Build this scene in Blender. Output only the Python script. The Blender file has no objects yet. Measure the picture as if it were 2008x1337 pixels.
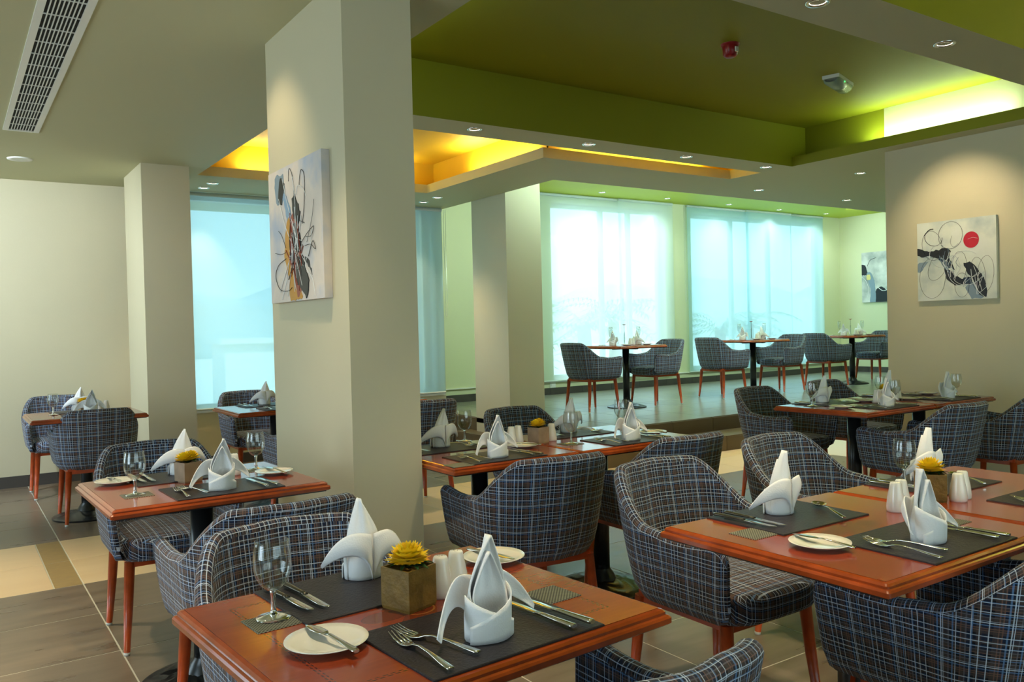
import bpy, math, random
from mathutils import Vector, Matrix
random.seed(7)
PI = math.pi
S = bpy.context.scene
COL = S.collection

# ------------------------------------------------------------------ camera
H = 1.3
yaw, pitch, roll = .59508, .016566, -.024407
f = Vector((math.sin(yaw)*math.cos(pitch), math.cos(yaw)*math.cos(pitch), -math.sin(pitch)))
r0 = Vector((math.cos(yaw), -math.sin(yaw), 0)); u0 = r0.cross(f)
rr = r0*math.cos(roll) + u0*math.sin(roll); uu = -r0*math.sin(roll) + u0*math.cos(roll)
cam = bpy.data.cameras.new('camera'); cam.lens = 36*1640.41/2008; cam.sensor_width = 36
cam.clip_start = .05; cam.clip_end = 300
co = bpy.data.objects.new('camera', cam); COL.objects.link(co)
M4 = Matrix.Identity(4)
for i in range(3):
    M4[i][0] = rr[i]; M4[i][1] = uu[i]; M4[i][2] = -f[i]
M4[2][3] = H
co.matrix_world = M4
S.camera = co

# ------------------------------------------------------------------ view, world, big lights
S.view_settings.view_transform = 'Standard'; S.view_settings.look = 'None'
S.view_settings.gamma = 1.0; S.view_settings.use_curve_mapping = False
S.view_settings.exposure = 0.52
cy = S.cycles
cy.max_bounces = 7; cy.diffuse_bounces = 4; cy.glossy_bounces = 4; cy.transmission_bounces = 8; cy.transparent_max_bounces = 16
cy.caustics_reflective = False; cy.caustics_refractive = False
cy.sample_clamp_indirect = 6.0; cy.use_denoising = True

W = bpy.data.worlds.new('sky'); S.world = W; W.use_nodes = True
wn = W.node_tree; bg = wn.nodes['Background']
tc = wn.nodes.new('ShaderNodeTexCoord'); sx = wn.nodes.new('ShaderNodeSeparateXYZ'); wr = wn.nodes.new('ShaderNodeValToRGB')
wn.links.new(tc.outputs['Generated'], sx.inputs[0]); wn.links.new(sx.outputs['Z'], wr.inputs[0]); wn.links.new(wr.outputs[0], bg.inputs[0])
wr.color_ramp.elements[0].position = 0.0; wr.color_ramp.elements[0].color = (.60, .86, .92, 1)
wr.color_ramp.elements[1].position = .6; wr.color_ramp.elements[1].color = (.50, .80, 1.0, 1)
bg.inputs[1].default_value = 1.75

def area(name, loc, direction, sx_, sy_, power, color, spread=None, portal=False):
    l = bpy.data.lights.new(name, 'AREA'); l.shape = 'RECTANGLE'; l.size = sx_; l.size_y = sy_
    l.energy = power; l.color = color
    if spread: l.spread = spread
    if portal: l.cycles.is_portal = True
    o = bpy.data.objects.new(name, l); COL.objects.link(o); o.location = loc
    o.rotation_euler = Vector(direction).to_track_quat('-Z', 'Z' if abs(direction[2]) < .5 else 'Y').to_euler()
    return o
# daylight entering by the west windows of the room (beyond the frame)
sun = bpy.data.lights.new('sun', 'SUN'); sun.energy = 2.6; sun.color = (1.0, .96, .88); sun.angle = .02
so = bpy.data.objects.new('sun', sun); COL.objects.link(so); so.rotation_euler = Vector((-.45, .55, -1.0)).to_track_quat('-Z', 'Y').to_euler()
area('west_window_daylight', (-3.35, 6.5, 1.35), (1, 0, -.05), 3.0, 1.9, 44, (.80, .93, 1.0))
area('west_window_daylight', (-3.35, 1.6, 1.1), (1, 0, -.12), 2.8, 1.4, 42, (.74, .87, 1.0))
area('south_room_lamps', (2.2, -3.35, 1.6), (0, 1, -.10), 5.0, 1.6, 9, (1.0, .82, .45))  # warm unseen panel standing for lamps behind the camera
area('bay_sky_glow', (8.5, 13.0, 6.2), (0, -3.2, -3.6), 3.5, 3.0, 230, (.85, 1.0, .95))
area('bay_sky_glow', (12.2, 13.0, 6.2), (0, -3.2, -3.6), 4.0, 3.0, 150, (.70, .98, 1.0))
area('window_sky_glow', (3.4, 11.4, 5.4), (0, -3.0, -3.2), 3.0, 2.6, 90, (.62, .95, 1.0))

# ------------------------------------------------------------------ helpers
class MB:
    def __init__(s): s.v = []; s.f = []; s.uv = []; s.m = []; s.sm = []
    def add(s, vs, fs, uv=None, mi=0, smooth=False):
        b = len(s.v); s.v += [tuple(v) for v in vs]
        for k, q in enumerate(fs):
            s.f.append([b+i for i in q]); s.m.append(mi); s.sm.append(smooth)
            s.uv.append([uv[i] for i in q] if uv else None)
        return s
    def box(s, x0, x1, y0, y1, z0, z1, mi=0, skip=''):
        vs = [(x, y, z) for z in (z0, z1) for y in (y0, y1) for x in (x0, x1)]
        F = {'b': (0, 2, 3, 1), 't': (4, 5, 7, 6), 's': (0, 1, 5, 4), 'n': (2, 6, 7, 3), 'w': (0, 4, 6, 2), 'e': (1, 3, 7, 5)}
        return s.add(vs, [F[k] for k in F if k not in skip], mi=mi)
    def grid(s, P, nu, nv, cu=False, cv=False, uv=None, mi=0, smooth=True, flip=False):
        # P: list nu*nv points row-major (u outer)
        fs = []
        for i in range(nu if cu else nu-1):
            for j in range(nv if cv else nv-1):
                a, b = i*nv+j, ((i+1) % nu)*nv+j
                c, d = ((i+1) % nu)*nv+(j+1) % nv, i*nv+(j+1) % nv
                fs.append((a, d, c, b) if flip else (a, b, c, d))
        return s.add(P, fs, uv, mi, smooth)
    def lathe(s, prof, n=24, cx=0, cy_=0, z=0, mi=0, smooth=True):
        P = []
        for k in range(n):
            a = 2*PI*k/n
            for r_, h in prof: P.append((cx+r_*math.cos(a), cy_+r_*math.sin(a), z+h))
        s.grid(P, n, len(prof), cu=True, mi=mi, smooth=smooth)
        return s
    def tube(s, pts, rad, n=8, mi=0, cap=True, smooth=True):
        pts = [Vector(p) for p in pts]; R = rad if hasattr(rad, '__len__') else [rad]*len(pts)
        P = []; prev = None
        for i, p in enumerate(pts):
            t = (pts[min(i+1, len(pts)-1)] - pts[max(i-1, 0)]).normalized()
            if prev is None:
                a = t.orthogonal().normalized()
            else:
                a = (prev - t*prev.dot(t)).normalized()
            prev = a; b = t.cross(a)
            for k in range(n):
                w = 2*PI*k/n; P.append(p + (a*math.cos(w)+b*math.sin(w))*R[i])
        s.grid(P, len(pts), n, cv=True, mi=mi, smooth=smooth, flip=True)
        if cap:
            b0 = len(s.v)-len(P)
            s.f.append([b0+k for k in range(n)]); s.f.append([b0+(len(pts)-1)*n+k for k in reversed(range(n))])
            s.m += [mi, mi]; s.sm += [False, False]; s.uv += [None, None]
        return s
    def mesh(s, name):
        me = bpy.data.meshes.new(name); me.from_pydata(s.v, [], s.f)
        me.polygons.foreach_set('material_index', s.m); me.polygons.foreach_set('use_smooth', s.sm)
        if any(u is not None for u in s.uv):
            L = me.uv_layers.new(name='UVMap'); k = 0
            for u, q in zip(s.uv, s.f):
                for i in range(len(q)):
                    L.data[k].uv = u[i] if u else (0, 0); k += 1
        me.update(); return me
def rename_mesh(n): return n
def obj(name, mb, mats, parent=None, loc=None, rz=0, rot=None):
    me = mb.mesh(name) if isinstance(mb, MB) else mb
    if isinstance(mb, MB) or not me.materials:
        for m in (mats if isinstance(mats, (list, tuple)) else [mats]): me.materials.append(m)
    o = bpy.data.objects.new(name, me); COL.objects.link(o)
    if parent: o.parent = parent
    if loc: o.location = loc
    if rot: o.rotation_euler = rot
    elif rz: o.rotation_euler = (0, 0, rz)
    return o
def tag(o, label=None, cat=None, group=None, kind=None):
    if label: o['label'] = label
    if cat: o['category'] = cat
    if group: o['group'] = group
    if kind: o['kind'] = kind
    return o
def empty(name, loc=(0, 0, 0), rz=0):
    o = bpy.data.objects.new(name, None); COL.objects.link(o); o.location = loc; o.rotation_euler = (0, 0, rz)
    o.empty_display_size = .05
    return o
CH = {}
def kids(o): return [c for c in COL.objects if c.parent == o]
def record(root):
    """remember a prototype's tree for cheap copying"""
    tree = [(c, kids(c)) for c in kids(root)]
    CH[root.name] = (root, tree, [False]); return root
def place(key, loc, rz=0, label=None, cat=None, group=None, parts=True):
    root, tree, used = CH[key.name]
    if not used[0]:
        used[0] = True; o = root
    else:
        o = root.copy(); COL.objects.link(o)
        if parts:
            for c, gs in tree:
                d = c.copy(); COL.objects.link(d); d.parent = o
                for g in gs:
                    e = g.copy(); COL.objects.link(e); e.parent = d
    o.location = loc; o.rotation_euler = (0, 0, rz)
    tag(o, label, cat, group)
    return o
def struct(name, mb, mats, parent=None):
    o = obj(name, mb, mats, parent)
    if not parent: o['kind'] = 'structure'
    return o

# ------------------------------------------------------------------ materials
def mat(name, color, rough=.5, metal=0, spec=.5, coat=0, emit=None, es=1, trans=0, ior=1.45, bump=None, noise=None):
    m = bpy.data.materials.new(name); m.use_nodes = True; n = m.node_tree; b = n.nodes['Principled BSDF']
    b.inputs['Base Color'].default_value = (*color, 1); b.inputs['Roughness'].default_value = rough
    b.inputs['Metallic'].default_value = metal; b.inputs['Specular IOR Level'].default_value = spec
    b.inputs['Coat Weight'].default_value = coat; b.inputs['Coat Roughness'].default_value = .08
    b.inputs['Transmission Weight'].default_value = trans; b.inputs['IOR'].default_value = ior
    if emit: b.inputs['Emission Color'].default_value = (*emit, 1); b.inputs['Emission Strength'].default_value = es
    if noise or bump:
        t = n.nodes.new('ShaderNodeTexCoord'); nz = n.nodes.new('ShaderNodeTexNoise')
        sc, amt = noise or (bump[0], 0); nz.inputs['Scale'].default_value = sc; nz.inputs['Detail'].default_value = 5
        n.links.new(t.outputs['Object'], nz.inputs['Vector'])
        if amt:
            rp = n.nodes.new('ShaderNodeValToRGB'); rp.color_ramp.elements[0].position = .3; rp.color_ramp.elements[1].position = .7
            rp.color_ramp.elements[0].color = tuple(c*(1-amt) for c in color)+(1,); rp.color_ramp.elements[1].color = tuple(min(1, c*(1+amt)) for c in color)+(1,)
            n.links.new(nz.outputs['Fac'], rp.inputs[0]); n.links.new(rp.outputs[0], b.inputs['Base Color'])
        if bump:
            bp = n.nodes.new('ShaderNodeBump'); bp.inputs['Strength'].default_value = bump[1]; bp.inputs['Distance'].default_value = .01
            n2 = n.nodes.new('ShaderNodeTexNoise'); n2.inputs['Scale'].default_value = bump[0]; n2.inputs['Detail'].default_value = 4
            n.links.new(t.outputs['Object'], n2.inputs['Vector']); n.links.new(n2.outputs['Fac'], bp.inputs['Height']); n.links.new(bp.outputs[0], b.inputs['Normal'])
    return m
class NT:
    """tiny node-graph writer"""
    def __init__(s, m): s.n = m.node_tree; s.b = s.n.nodes['Principled BSDF']
    def math(s, op, a, b=None, c=None):
        q = s.n.nodes.new('ShaderNodeMath'); q.operation = op
        for i, v in enumerate((a, b, c)):
            if v is None: continue
            if isinstance(v, (int, float)): q.inputs[i].default_value = v
            else: s.n.links.new(v, q.inputs[i])
        return q.outputs[0]
    def ramp(s, fac, stops, interp='LINEAR'):
        q = s.n.nodes.new('ShaderNodeValToRGB'); cr = q.color_ramp; cr.interpolation = interp
        while len(cr.elements) < len(stops): cr.elements.new(.5)
        for e, (p, c) in zip(cr.elements, stops): e.position = p; e.color = (*c, 1) if len(c) == 3 else c
        s.n.links.new(fac, q.inputs[0]); return q.outputs[0]
    def mix(s, fac, a, b, mode='MIX'):
        q = s.n.nodes.new('ShaderNodeMix'); q.data_type = 'RGBA'; q.blend_type = mode
        if isinstance(fac, (int, float)): q.inputs[0].default_value = fac
        else: s.n.links.new(fac, q.inputs[0])
        for i, v in ((6, a), (7, b)):
            if isinstance(v, tuple): q.inputs[i].default_value = (*v, 1)
            else: s.n.links.new(v, q.inputs[i])
        return q.outputs[2]
    def coord(s, kind='Object'):
        return s.n.nodes.new('ShaderNodeTexCoord').outputs[kind]
    def xyz(s, v):
        q = s.n.nodes.new('ShaderNodeSeparateXYZ'); s.n.links.new(v, q.inputs[0]); return q.outputs
    def noise(s, vec, scale, detail=4, stretch=None):
        q = s.n.nodes.new('ShaderNodeTexNoise'); q.inputs['Scale'].default_value = scale; q.inputs['Detail'].default_value = detail
        if stretch:
            mp = s.n.nodes.new('ShaderNodeMapping'); mp.inputs['Scale'].default_value = stretch
            s.n.links.new(vec, mp.inputs[0]); vec = mp.outputs[0]
        s.n.links.new(vec, q.inputs['Vector']); return q.outputs['Fac']
    def base(s, c): s.n.links.new(c, s.b.inputs['Base Color'])

WALL = mat('wall_paint', (.60, .55, .385), .55, noise=(1.2, .03), bump=(60, .04))
WALLG = mat('bay_wall_paint', (.66, .68, .45), .55, bump=(60, .04))
CEIL = mat('ceiling_paint', (.52, .51, .32), .7, bump=(70, .04))
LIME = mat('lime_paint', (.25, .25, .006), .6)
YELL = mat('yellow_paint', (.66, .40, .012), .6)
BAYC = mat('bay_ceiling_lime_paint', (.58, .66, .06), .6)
WHITE = mat('white_gloss_paint', (.8, .8, .76), .35)
WOOD = mat('mahogany_edge', (.33, .055, .010), .22, coat=.6, noise=(14, .25))
LEGW = mat('cherry_wood', (.44, .062, .010), .35, coat=.3, noise=(22, .2))
BLACK = mat('black_cast_iron', (.012, .013, .014), .28, spec=.6)
NAPM = mat('napkin_linen', (.92, .92, .94), .8, bump=(300, .15))
CHINA = mat('white_china', (.86, .84, .78), .15, coat=.4)
STEEL = mat('polished_steel', (.72, .70, .64), .14, metal=1)
STEELD = mat('dark_knife_handle', (.10, .09, .07), .2, metal=.7)
GLASS = None
PETAL = mat('yellow_petals', (1.0, .66, .012), .6); PETAL.node_tree.nodes['Principled BSDF'].inputs['Subsurface Weight'].default_value = .6; PETAL.node_tree.nodes['Principled BSDF'].inputs['Subsurface Radius'].default_value = (.02, .015, .003)
LEAF = mat('dark_green_leaves', (.015, .06, .012), .5)
REDF = mat('red_petals', (.35, .01, .015), .6)
PLAST = mat('white_plastic', (.75, .77, .72), .35)
REDP = mat('red_plastic', (.28, .01, .015), .3)
CLEARP = mat('frosted_diffuser', (.55, .75, .55), .2, trans=.6)
CHROME = mat('chrome_trim', (.75, .75, .72), .2, metal=1)
LAMP = mat('lamp_glow', (1, 1, 1), emit=(1.0, .86, .66), es=9)
GREENLED = mat('green_led', (0, .3, 0), emit=(.05, 1, .2), es=2)
TUBE = mat('tube_glow', (1, 1, 1), emit=(.85, 1.0, .75), es=3)
DARK = mat('duct_dark', (.01, .01, .008), .8)
ALU = mat('window_frame_white', (.62, .70, .68), .4)
WHITEF = mat('glide_nylon', (.7, .7, .66), .4)
CORD = mat('bead_cord', (.55, .6, .5), .5)

def fabric():
    m = mat('plaid_weave', (.1, .1, .12), .85, spec=.2); t = NT(m)
    uv = t.coord('UV'); X = t.xyz(uv)
    Wt = (.56, .66, .82); Bl = (.10, .20, .40); Rs = (.17, .095, .075); Nv = (.010, .018, .048); Br = (.055, .042, .042); Gy = (.12, .115, .14); K = (.005, .006, .012)
    def stops(seed, n):
        A = [(Nv, 1.0), (Wt, .30), (K, .8), (Br, 1.1), (Rs, .35), (Br, .5), (Rs, .35), (Nv, .8), (Bl, .45), (K, .6), (Wt, .34), (Nv, .35), (Wt, .16), (Br, 1.2), (Gy, .4), (K, .7), (Bl, .4), (Br, .5), (Wt, .22), (K, .9), (Rs, .35), (Br, .9), (Gy, .35), (Nv, .9), (Wt, .2), (Bl, .3), (K, .8), (Br, .6), (Wt, .30), (Br, .4), (Nv, .5)]
        out = A[seed:]+A[:seed]; tot = sum(w for _, w in out); q = []; p = 0
        for c, w in out: q.append((p/tot, c)); p += w
        return q
    nz = t.noise(uv, 9, 3)
    def thread(a, other, per, seed, per2, seed2):
        wob = t.math('MULTIPLY_ADD', t.noise(uv, 6, 2, (1, 1, 1)), .003, a)
        r1 = t.ramp(t.math('FRACT', t.math('DIVIDE', wob, per)), stops(seed, 31), 'CONSTANT')
        return r1
    cu_ = thread(X[0], X[1], .118, 3, 0, 0); cv_ = thread(X[1], X[0], .104, 11, 0, 0)
    # threads come and go along their length
    fu = t.noise(uv, 1, 2, (260, 16, 1)); fv = t.noise(uv, 1, 2, (16, 260, 1))
    fu = t.math('MULTIPLY_ADD', fu, 1.5, -.05); fv = t.math('MULTIPLY_ADD', fv, 1.5, -.05)
    du = t.mix(1.0, cu_, t.ramp(fu, [(0, (.35, .35, .35)), (1, (1.25, 1.25, 1.25))]), 'MULTIPLY')
    dv = t.mix(1.0, cv_, t.ramp(fv, [(0, (.35, .35, .35)), (1, (1.25, 1.25, 1.25))]), 'MULTIPLY')
    c = t.mix(.55, t.mix(.5, du, dv), t.mix(1.0, du, dv, 'LIGHTEN'))
    t.base(c)
    bp = t.n.nodes.new('ShaderNodeBump'); bp.inputs['Strength'].default_value = .25; bp.inputs['Distance'].default_value = .002
    t.n.links.new(t.noise(uv, 420, 1), bp.inputs['Height']); t.n.links.new(bp.outputs[0], t.b.inputs['Normal'])
    t.b.inputs['Sheen Weight'].default_value = .15
    return m
FAB = fabric()

def tabletop_mat():
    m = mat('mahogany_veneer', (.25, .04, .01), .17, coat=.22, spec=.4); t = NT(m)
    t.b.inputs['Coat Roughness'].default_value = .10
    oc = t.coord('Object'); X = t.xyz(oc)
    g = t.noise(oc, 2.2, 4, (1, 6, 1)); g2 = t.noise(oc, 14, 3, (1, 10, 1))
    w = t.ramp(t.math('MULTIPLY_ADD', g2, .35, t.math('MULTIPLY', g, .75)), [(.25, (.20, .026, .007)), (.55, (.26, .038, .009)), (.85, (.32, .052, .012))])
    ax = t.math('ABSOLUTE', X[0]); ay = t.math('ABSOLUTE', X[1])
    d = t.math('MINIMUM', t.math('SUBTRACT', .3725, ax), t.math('SUBTRACT', .335, ay))
    line = t.math('COMPARE', d, .088, .0016)
    line2 = t.math('COMPARE', d, .094, .0012)
    seg = t.math('GREATER_THAN', t.math('FRACT', t.math('MULTIPLY', t.math('ADD', X[0], X[1]), 70)), .35)
    ln = t.math('MULTIPLY', t.math('MAXIMUM', line, line2), seg)
    c = t.mix(t.math('MULTIPLY', ln, .75), w, (.03, .006, .004))
    # marquetry rosette in the middle
    th = t.math('ARCTAN2', X[1], X[0]); rad = t.math('SQRT', t.math('ADD', t.math('POWER', X[0], 2), t.math('POWER', X[1], 2)))
    pet = t.math('MULTIPLY_ADD', t.math('ABSOLUTE', t.math('COSINE', t.math('MULTIPLY', th, 3))), .075, .045)
    inn = t.math('LESS_THAN', rad, pet); ring = t.math('COMPARE', rad, .035, .002)
    c = t.mix(t.math('MULTIPLY', inn, .55), c, (.06, .013, .008))
    c = t.mix(t.math('MULTIPLY', ring, .8), c, (.30, .12, .03))
    t.base(c); return m
TOP = tabletop_mat()

def tile_mat(name, dark, light, rough, sc=2.4, stretch=(1, 6, 1)):
    m = mat(name, dark, rough); t = NT(m); oc = t.n.nodes.new('ShaderNodeNewGeometry').outputs['Position']
    ri = t.n.nodes.new('ShaderNodeObjectInfo').outputs['Random']
    v = t.n.nodes.new('ShaderNodeVectorMath'); v.operation = 'ADD'; t.n.links.new(oc, v.inputs[0])
    cb = t.n.nodes.new('ShaderNodeCombineXYZ'); t.n.links.new(t.math('MULTIPLY', ri, 13), cb.inputs[2]); t.n.links.new(cb.outputs[0], v.inputs[1])
    g = t.noise(v.outputs[0], sc, 7, stretch)
    t.base(t.ramp(g, [(.15, dark), (.85, light)]))
    if rough > .3: t.n.links.new(t.math('MULTIPLY_ADD', g, .25, rough-.12), t.b.inputs['Roughness'])
    return m
TILE = tile_mat('slate_tile', (.11, .078, .052), (.27, .21, .155), .31)
TILEP = tile_mat('platform_slate_tile', (.20, .20, .165), (.25, .25, .21), .28)
CREAM = tile_mat('cream_tile', (.72, .52, .30), (.80, .62, .40), .40)
DECOR = tile_mat('decor_strip', (.30, .20, .075), (.42, .30, .13), .5, 18, (1, 2, 1))
RISER = tile_mat('riser_tile', (.105, .075, .040), (.16, .12, .07), .4)
BASEB = tile_mat('baseboard_tile', (.050, .044, .040), (.085, .076, .068), .4)
GROUT = mat('light_grout', (.62, .60, .52), .8)
GROUTD = mat('dark_grout', (.05, .045, .038), .8)

MAT_L = mat('placemat_leather', (.024, .020, .026), .42, spec=.35, bump=(160, .2))
def woven():
    m = mat('woven_coaster', (.1, .1, .08), .6); t = NT(m); X = t.xyz(t.coord('Object'))
    a = t.math('SINE', t.math('MULTIPLY', X[0], 800)); b = t.math('SINE', t.math('MULTIPLY', X[1], 800))
    t.base(t.ramp(t.math('MULTIPLY_ADD', t.math('MULTIPLY', a, b), .5, .5), [(.35, (.02, .02, .016)), (.7, (.26, .27, .21))])); return m
COAST = woven()
GOLD = mat('gold_brown_pot', (.22, .13, .028), .42, noise=(30, .3), bump=(90, .2))
POTB = mat('taupe_paper_pot', (.36, .26, .17), .7, noise=(25, .15))

def blind_mat(name, tint, transp, trl):
    m = bpy.data.materials.new(name); m.use_nodes = True; n = m.node_tree; n.nodes.clear()
    out = n.nodes.new('ShaderNodeOutputMaterial'); tr = n.nodes.new('ShaderNodeBsdfTransparent'); tl = n.nodes.new('ShaderNodeBsdfTranslucent'); df = n.nodes.new('ShaderNodeBsdfDiffuse')
    tl.inputs[0].default_value = (*tint, 1); df.inputs[0].default_value = (*[c*.85 for c in tint], 1); tr.inputs[0].default_value = (*tint, 1)
    a = n.nodes.new('ShaderNodeMixShader'); b = n.nodes.new('ShaderNodeMixShader'); a.inputs[0].default_value = trl; b.inputs[0].default_value = transp
    n.links.new(df.outputs[0], a.inputs[1]); n.links.new(tl.outputs[0], a.inputs[2]); n.links.new(a.outputs[0], b.inputs[1]); n.links.new(tr.outputs[0], b.inputs[2]); n.links.new(b.outputs[0], out.inputs[0])
    return m
BLINDC = blind_mat('sheer_cyan_blind', (.64, .86, .90), .34, .40)
BLINDG = blind_mat('sheer_pale_green_blind', (.88, .97, .96), .36, .55)
def pane_mat():
    m = bpy.data.materials.new('window_glass'); m.use_nodes = True; n = m.node_tree; n.nodes.clear()
    out = n.nodes.new('ShaderNodeOutputMaterial'); tr = n.nodes.new('ShaderNodeBsdfTransparent'); gl = n.nodes.new('ShaderNodeBsdfGlossy'); gl.inputs['Roughness'].default_value = .02
    lw = n.nodes.new('ShaderNodeLayerWeight'); lw.inputs[0].default_value = .5; pw = n.nodes.new('ShaderNodeMath'); pw.operation = 'POWER'; pw.inputs[1].default_value = 5; ml = n.nodes.new('ShaderNodeMath'); ml.operation = 'MULTIPLY_ADD'; ml.inputs[1].default_value = .9; ml.inputs[2].default_value = .03
    n.links.new(lw.outputs['Facing'], pw.inputs[0]); n.links.new(pw.outputs[0], ml.inputs[0]); mx = n.nodes.new('ShaderNodeMixShader'); tr.inputs[0].default_value = (.96, .985, .98, 1)
    n.links.new(ml.outputs[0], mx.inputs[0]); n.links.new(tr.outputs[0], mx.inputs[1]); n.links.new(gl.outputs[0], mx.inputs[2]); n.links.new(mx.outputs[0], out.inputs[0]); return m
PANE = pane_mat()
def thin_glass():
    m = bpy.data.materials.new('clear_glass'); m.use_nodes = True; n = m.node_tree; n.nodes.clear()
    out = n.nodes.new('ShaderNodeOutputMaterial'); tr = n.nodes.new('ShaderNodeBsdfTransparent'); gl = n.nodes.new('ShaderNodeBsdfGlossy'); gl.inputs['Roughness'].default_value = .03
    lw = n.nodes.new('ShaderNodeLayerWeight'); lw.inputs[0].default_value = .5; pw = n.nodes.new('ShaderNodeMath'); pw.operation = 'POWER'; pw.inputs[1].default_value = 3.5; ml = n.nodes.new('ShaderNodeMath'); ml.operation = 'MULTIPLY_ADD'; ml.inputs[1].default_value = .75; ml.inputs[2].default_value = .07
    n.links.new(lw.outputs['Facing'], pw.inputs[0]); n.links.new(pw.outputs[0], ml.inputs[0]); mx = n.nodes.new('ShaderNodeMixShader'); tr.inputs[0].default_value = (.95, .96, .955, 1)
    n.links.new(ml.outputs[0], mx.inputs[0]); n.links.new(tr.outputs[0], mx.inputs[1]); n.links.new(gl.outputs[0], mx.inputs[2]); n.links.new(mx.outputs[0], out.inputs[0]); return m
GLASS = thin_glass(); SOLIDG = mat('solid_glass', (.98, 1, 1), .01, trans=1, ior=1.45)

# ------------------------------------------------------------------ the room shell
XW, YS, XE, YN, YB = -3.0, -3.0, 14.3, 8.52, 9.8      # west, south, bay east, north wall, bay north wall
ZC, ZB, ZT, ZR = 2.70, 3.24, 3.07, 3.45               # soffit, bay ceiling, coffer top, roof
PH = .30
PX, PY = 4.93, 6.15                                   # platform corner
# floor slab (grout shows between the tiles)
b = MB(); b.box(XW, 14.6, YS, 10.0, -.2, -.0012)
floor = struct('floor', b, GROUT)
PXI, PYI, TX0, TY0 = .587, .572, .565-.587*7, 2.64-.572*10
def in_view(x, y, z):
    v = Vector((x, y, z-H)); w = v.dot(f)
    if w < .3: return False
    px = 1004+1640.41*v.dot(rr)/w; py = 668.5-1640.41*v.dot(uu)/w
    return -120 < px < 2130 and py < 1500
def slab(x0, x1, y0, y1, z0=-.02, z1=0, g=.0032, ch=.0008):
    x0 += g; x1 -= g; y0 += g; y1 -= g; b = MB()
    P = [(x0, y0, z0), (x1, y0, z0), (x1, y1, z0), (x0, y1, z0), (x0, y0, z1-ch), (x1, y0, z1-ch), (x1, y1, z1-ch), (x0, y1, z1-ch),
         (x0+ch, y0+ch, z1), (x1-ch, y0+ch, z1), (x1-ch, y1-ch, z1), (x0+ch, y1-ch, z1)]
    F = [(8, 9, 10, 11)] + [(4+i, 4+(i+1) % 4, 8+(i+1) % 4, 8+i) for i in range(4)] + [(i, (i+1) % 4, 4+(i+1) % 4, 4+i) for i in range(4)]
    return b.add(P, F)
far_tiles = MB(); cache = {}
def put_tile(x0, x1, y0, y1, m, parent, z=0, name='tile'):
    w, d = round(x1-x0, 4), round(y1-y0, 4); k = (w, d, m.name)
    if k not in cache:
        cache[k] = slab(0, w, 0, d).mesh('tile'); cache[k].materials.append(m)
    o = bpy.data.objects.new(name, cache[k]); COL.objects.link(o); o.parent = parent; o.location = (x0, y0, z)
    return o
ntile = 0
tile_jobs = []
for i in range(-2, 18):
    for j in range(-2, 21):
        x0 = TX0+i*PXI; y0 = TY0+j*PYI; x1 = x0+PXI; y1 = y0+PYI
        x0 = max(x0, XW); x1 = min(x1, 7.2); y1 = min(y1, YN); y0 = max(y0, YS)
        if x1-x0 < .02 or y1-y0 < .02: continue
        if x0 > PX-.25 and y0 > PY-.25: continue
        cream = 4.92 < y0+.01 < 6.0
        if cream and abs(x1-.565) < .02:
            tile_jobs.append((x0, .43, y0, y1, 'c')); tile_jobs.append((.43, x1, y0, y1, 'd'))
        else: tile_jobs.append((x0, x1, y0, y1, 'c' if cream else 't'))
TM = {'c': CREAM, 'd': DECOR, 't': TILE}
for x0, x1, y0, y1, k in tile_jobs:
    vis = any(in_view(x, y, 0) for x in (x0, x1) for y in (y0, y1))
    if vis and ntile < 270 or k != 't' and vis:
        put_tile(x0, x1, y0, y1, TM[k], floor, 0, 'decor_tile' if k == 'd' else 'tile'); ntile += 1
    else:
        far_tiles.v_ = 0; s = slab(x0, x1, y0, y1); far_tiles.add(s.v, s.f, mi={'t': 0, 'c': 1, 'd': 1}[k])
o = obj('tile_field', far_tiles, [TILE, CREAM], floor); o['kind'] = 'stuff'

# platform: two steps of 15 cm
b = MB(); b.box(PX-.20, XE, PY-.36, PY+.1, -.003, .146); b.box(PX-.20, PX+.1, PY, YN, -.003, .146)
b.box(PX+.02, XE, PY+.02, YB, .10, PH-.004)
plat = struct('floor_platform', b, GROUTD)
for i in range(17):
    for j in range(7):
        x0 = PX+i*.59; y0 = PY+j*.59; x1 = min(x0+.59, XE); y1 = min(y0+.59, YB)
        if x1-x0 < .05 or y1-y0 < .05: continue
        put_tile(x0, x1, y0, y1, TILEP, plat, PH)
def riser(x0, x1, y0, y1, z0, z1, parent, m=None, name='riser_tile', ax='y'):
    b = MB(); g = .002
    if ax == 'y': b.box(x0+g, x1-g, y0, y1, z0, z1)
    else: b.box(x0, x1, y0+g, y1-g, z0, z1)
    return obj(name, b, m or RISER, parent)
for i in range(16):
    x0 = PX+i*.59; x1 = min(x0+.59, XE)
    if x1-x0 < .05: continue
    riser(x0, x1, PY-.012, PY+.02, .146, PH-.012, plat)
    riser(x0-.2, x1-.2, PY-.372, PY-.345, 0, .136, plat)
    put_tile(x0-.2, x1-.2, PY-.372, PY-.012, RISER, plat, .15, 'tread_tile')
for j in range(5):
    y0 = PY+j*.59; y1 = min(y0+.59, YN)
    if y1-y0 < .05: continue
    riser(PX-.012, PX+.02, y0, y1, .146, PH-.012, plat, ax='x')
    riser(PX-.212, PX-.19, y0-.36, y1-.36, 0, .136, plat, ax='x')
    put_tile(PX-.212, PX-.012, y0-.36 if j else PY-.012, y1-.36, RISER, plat, .15, 'tread_tile')

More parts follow.
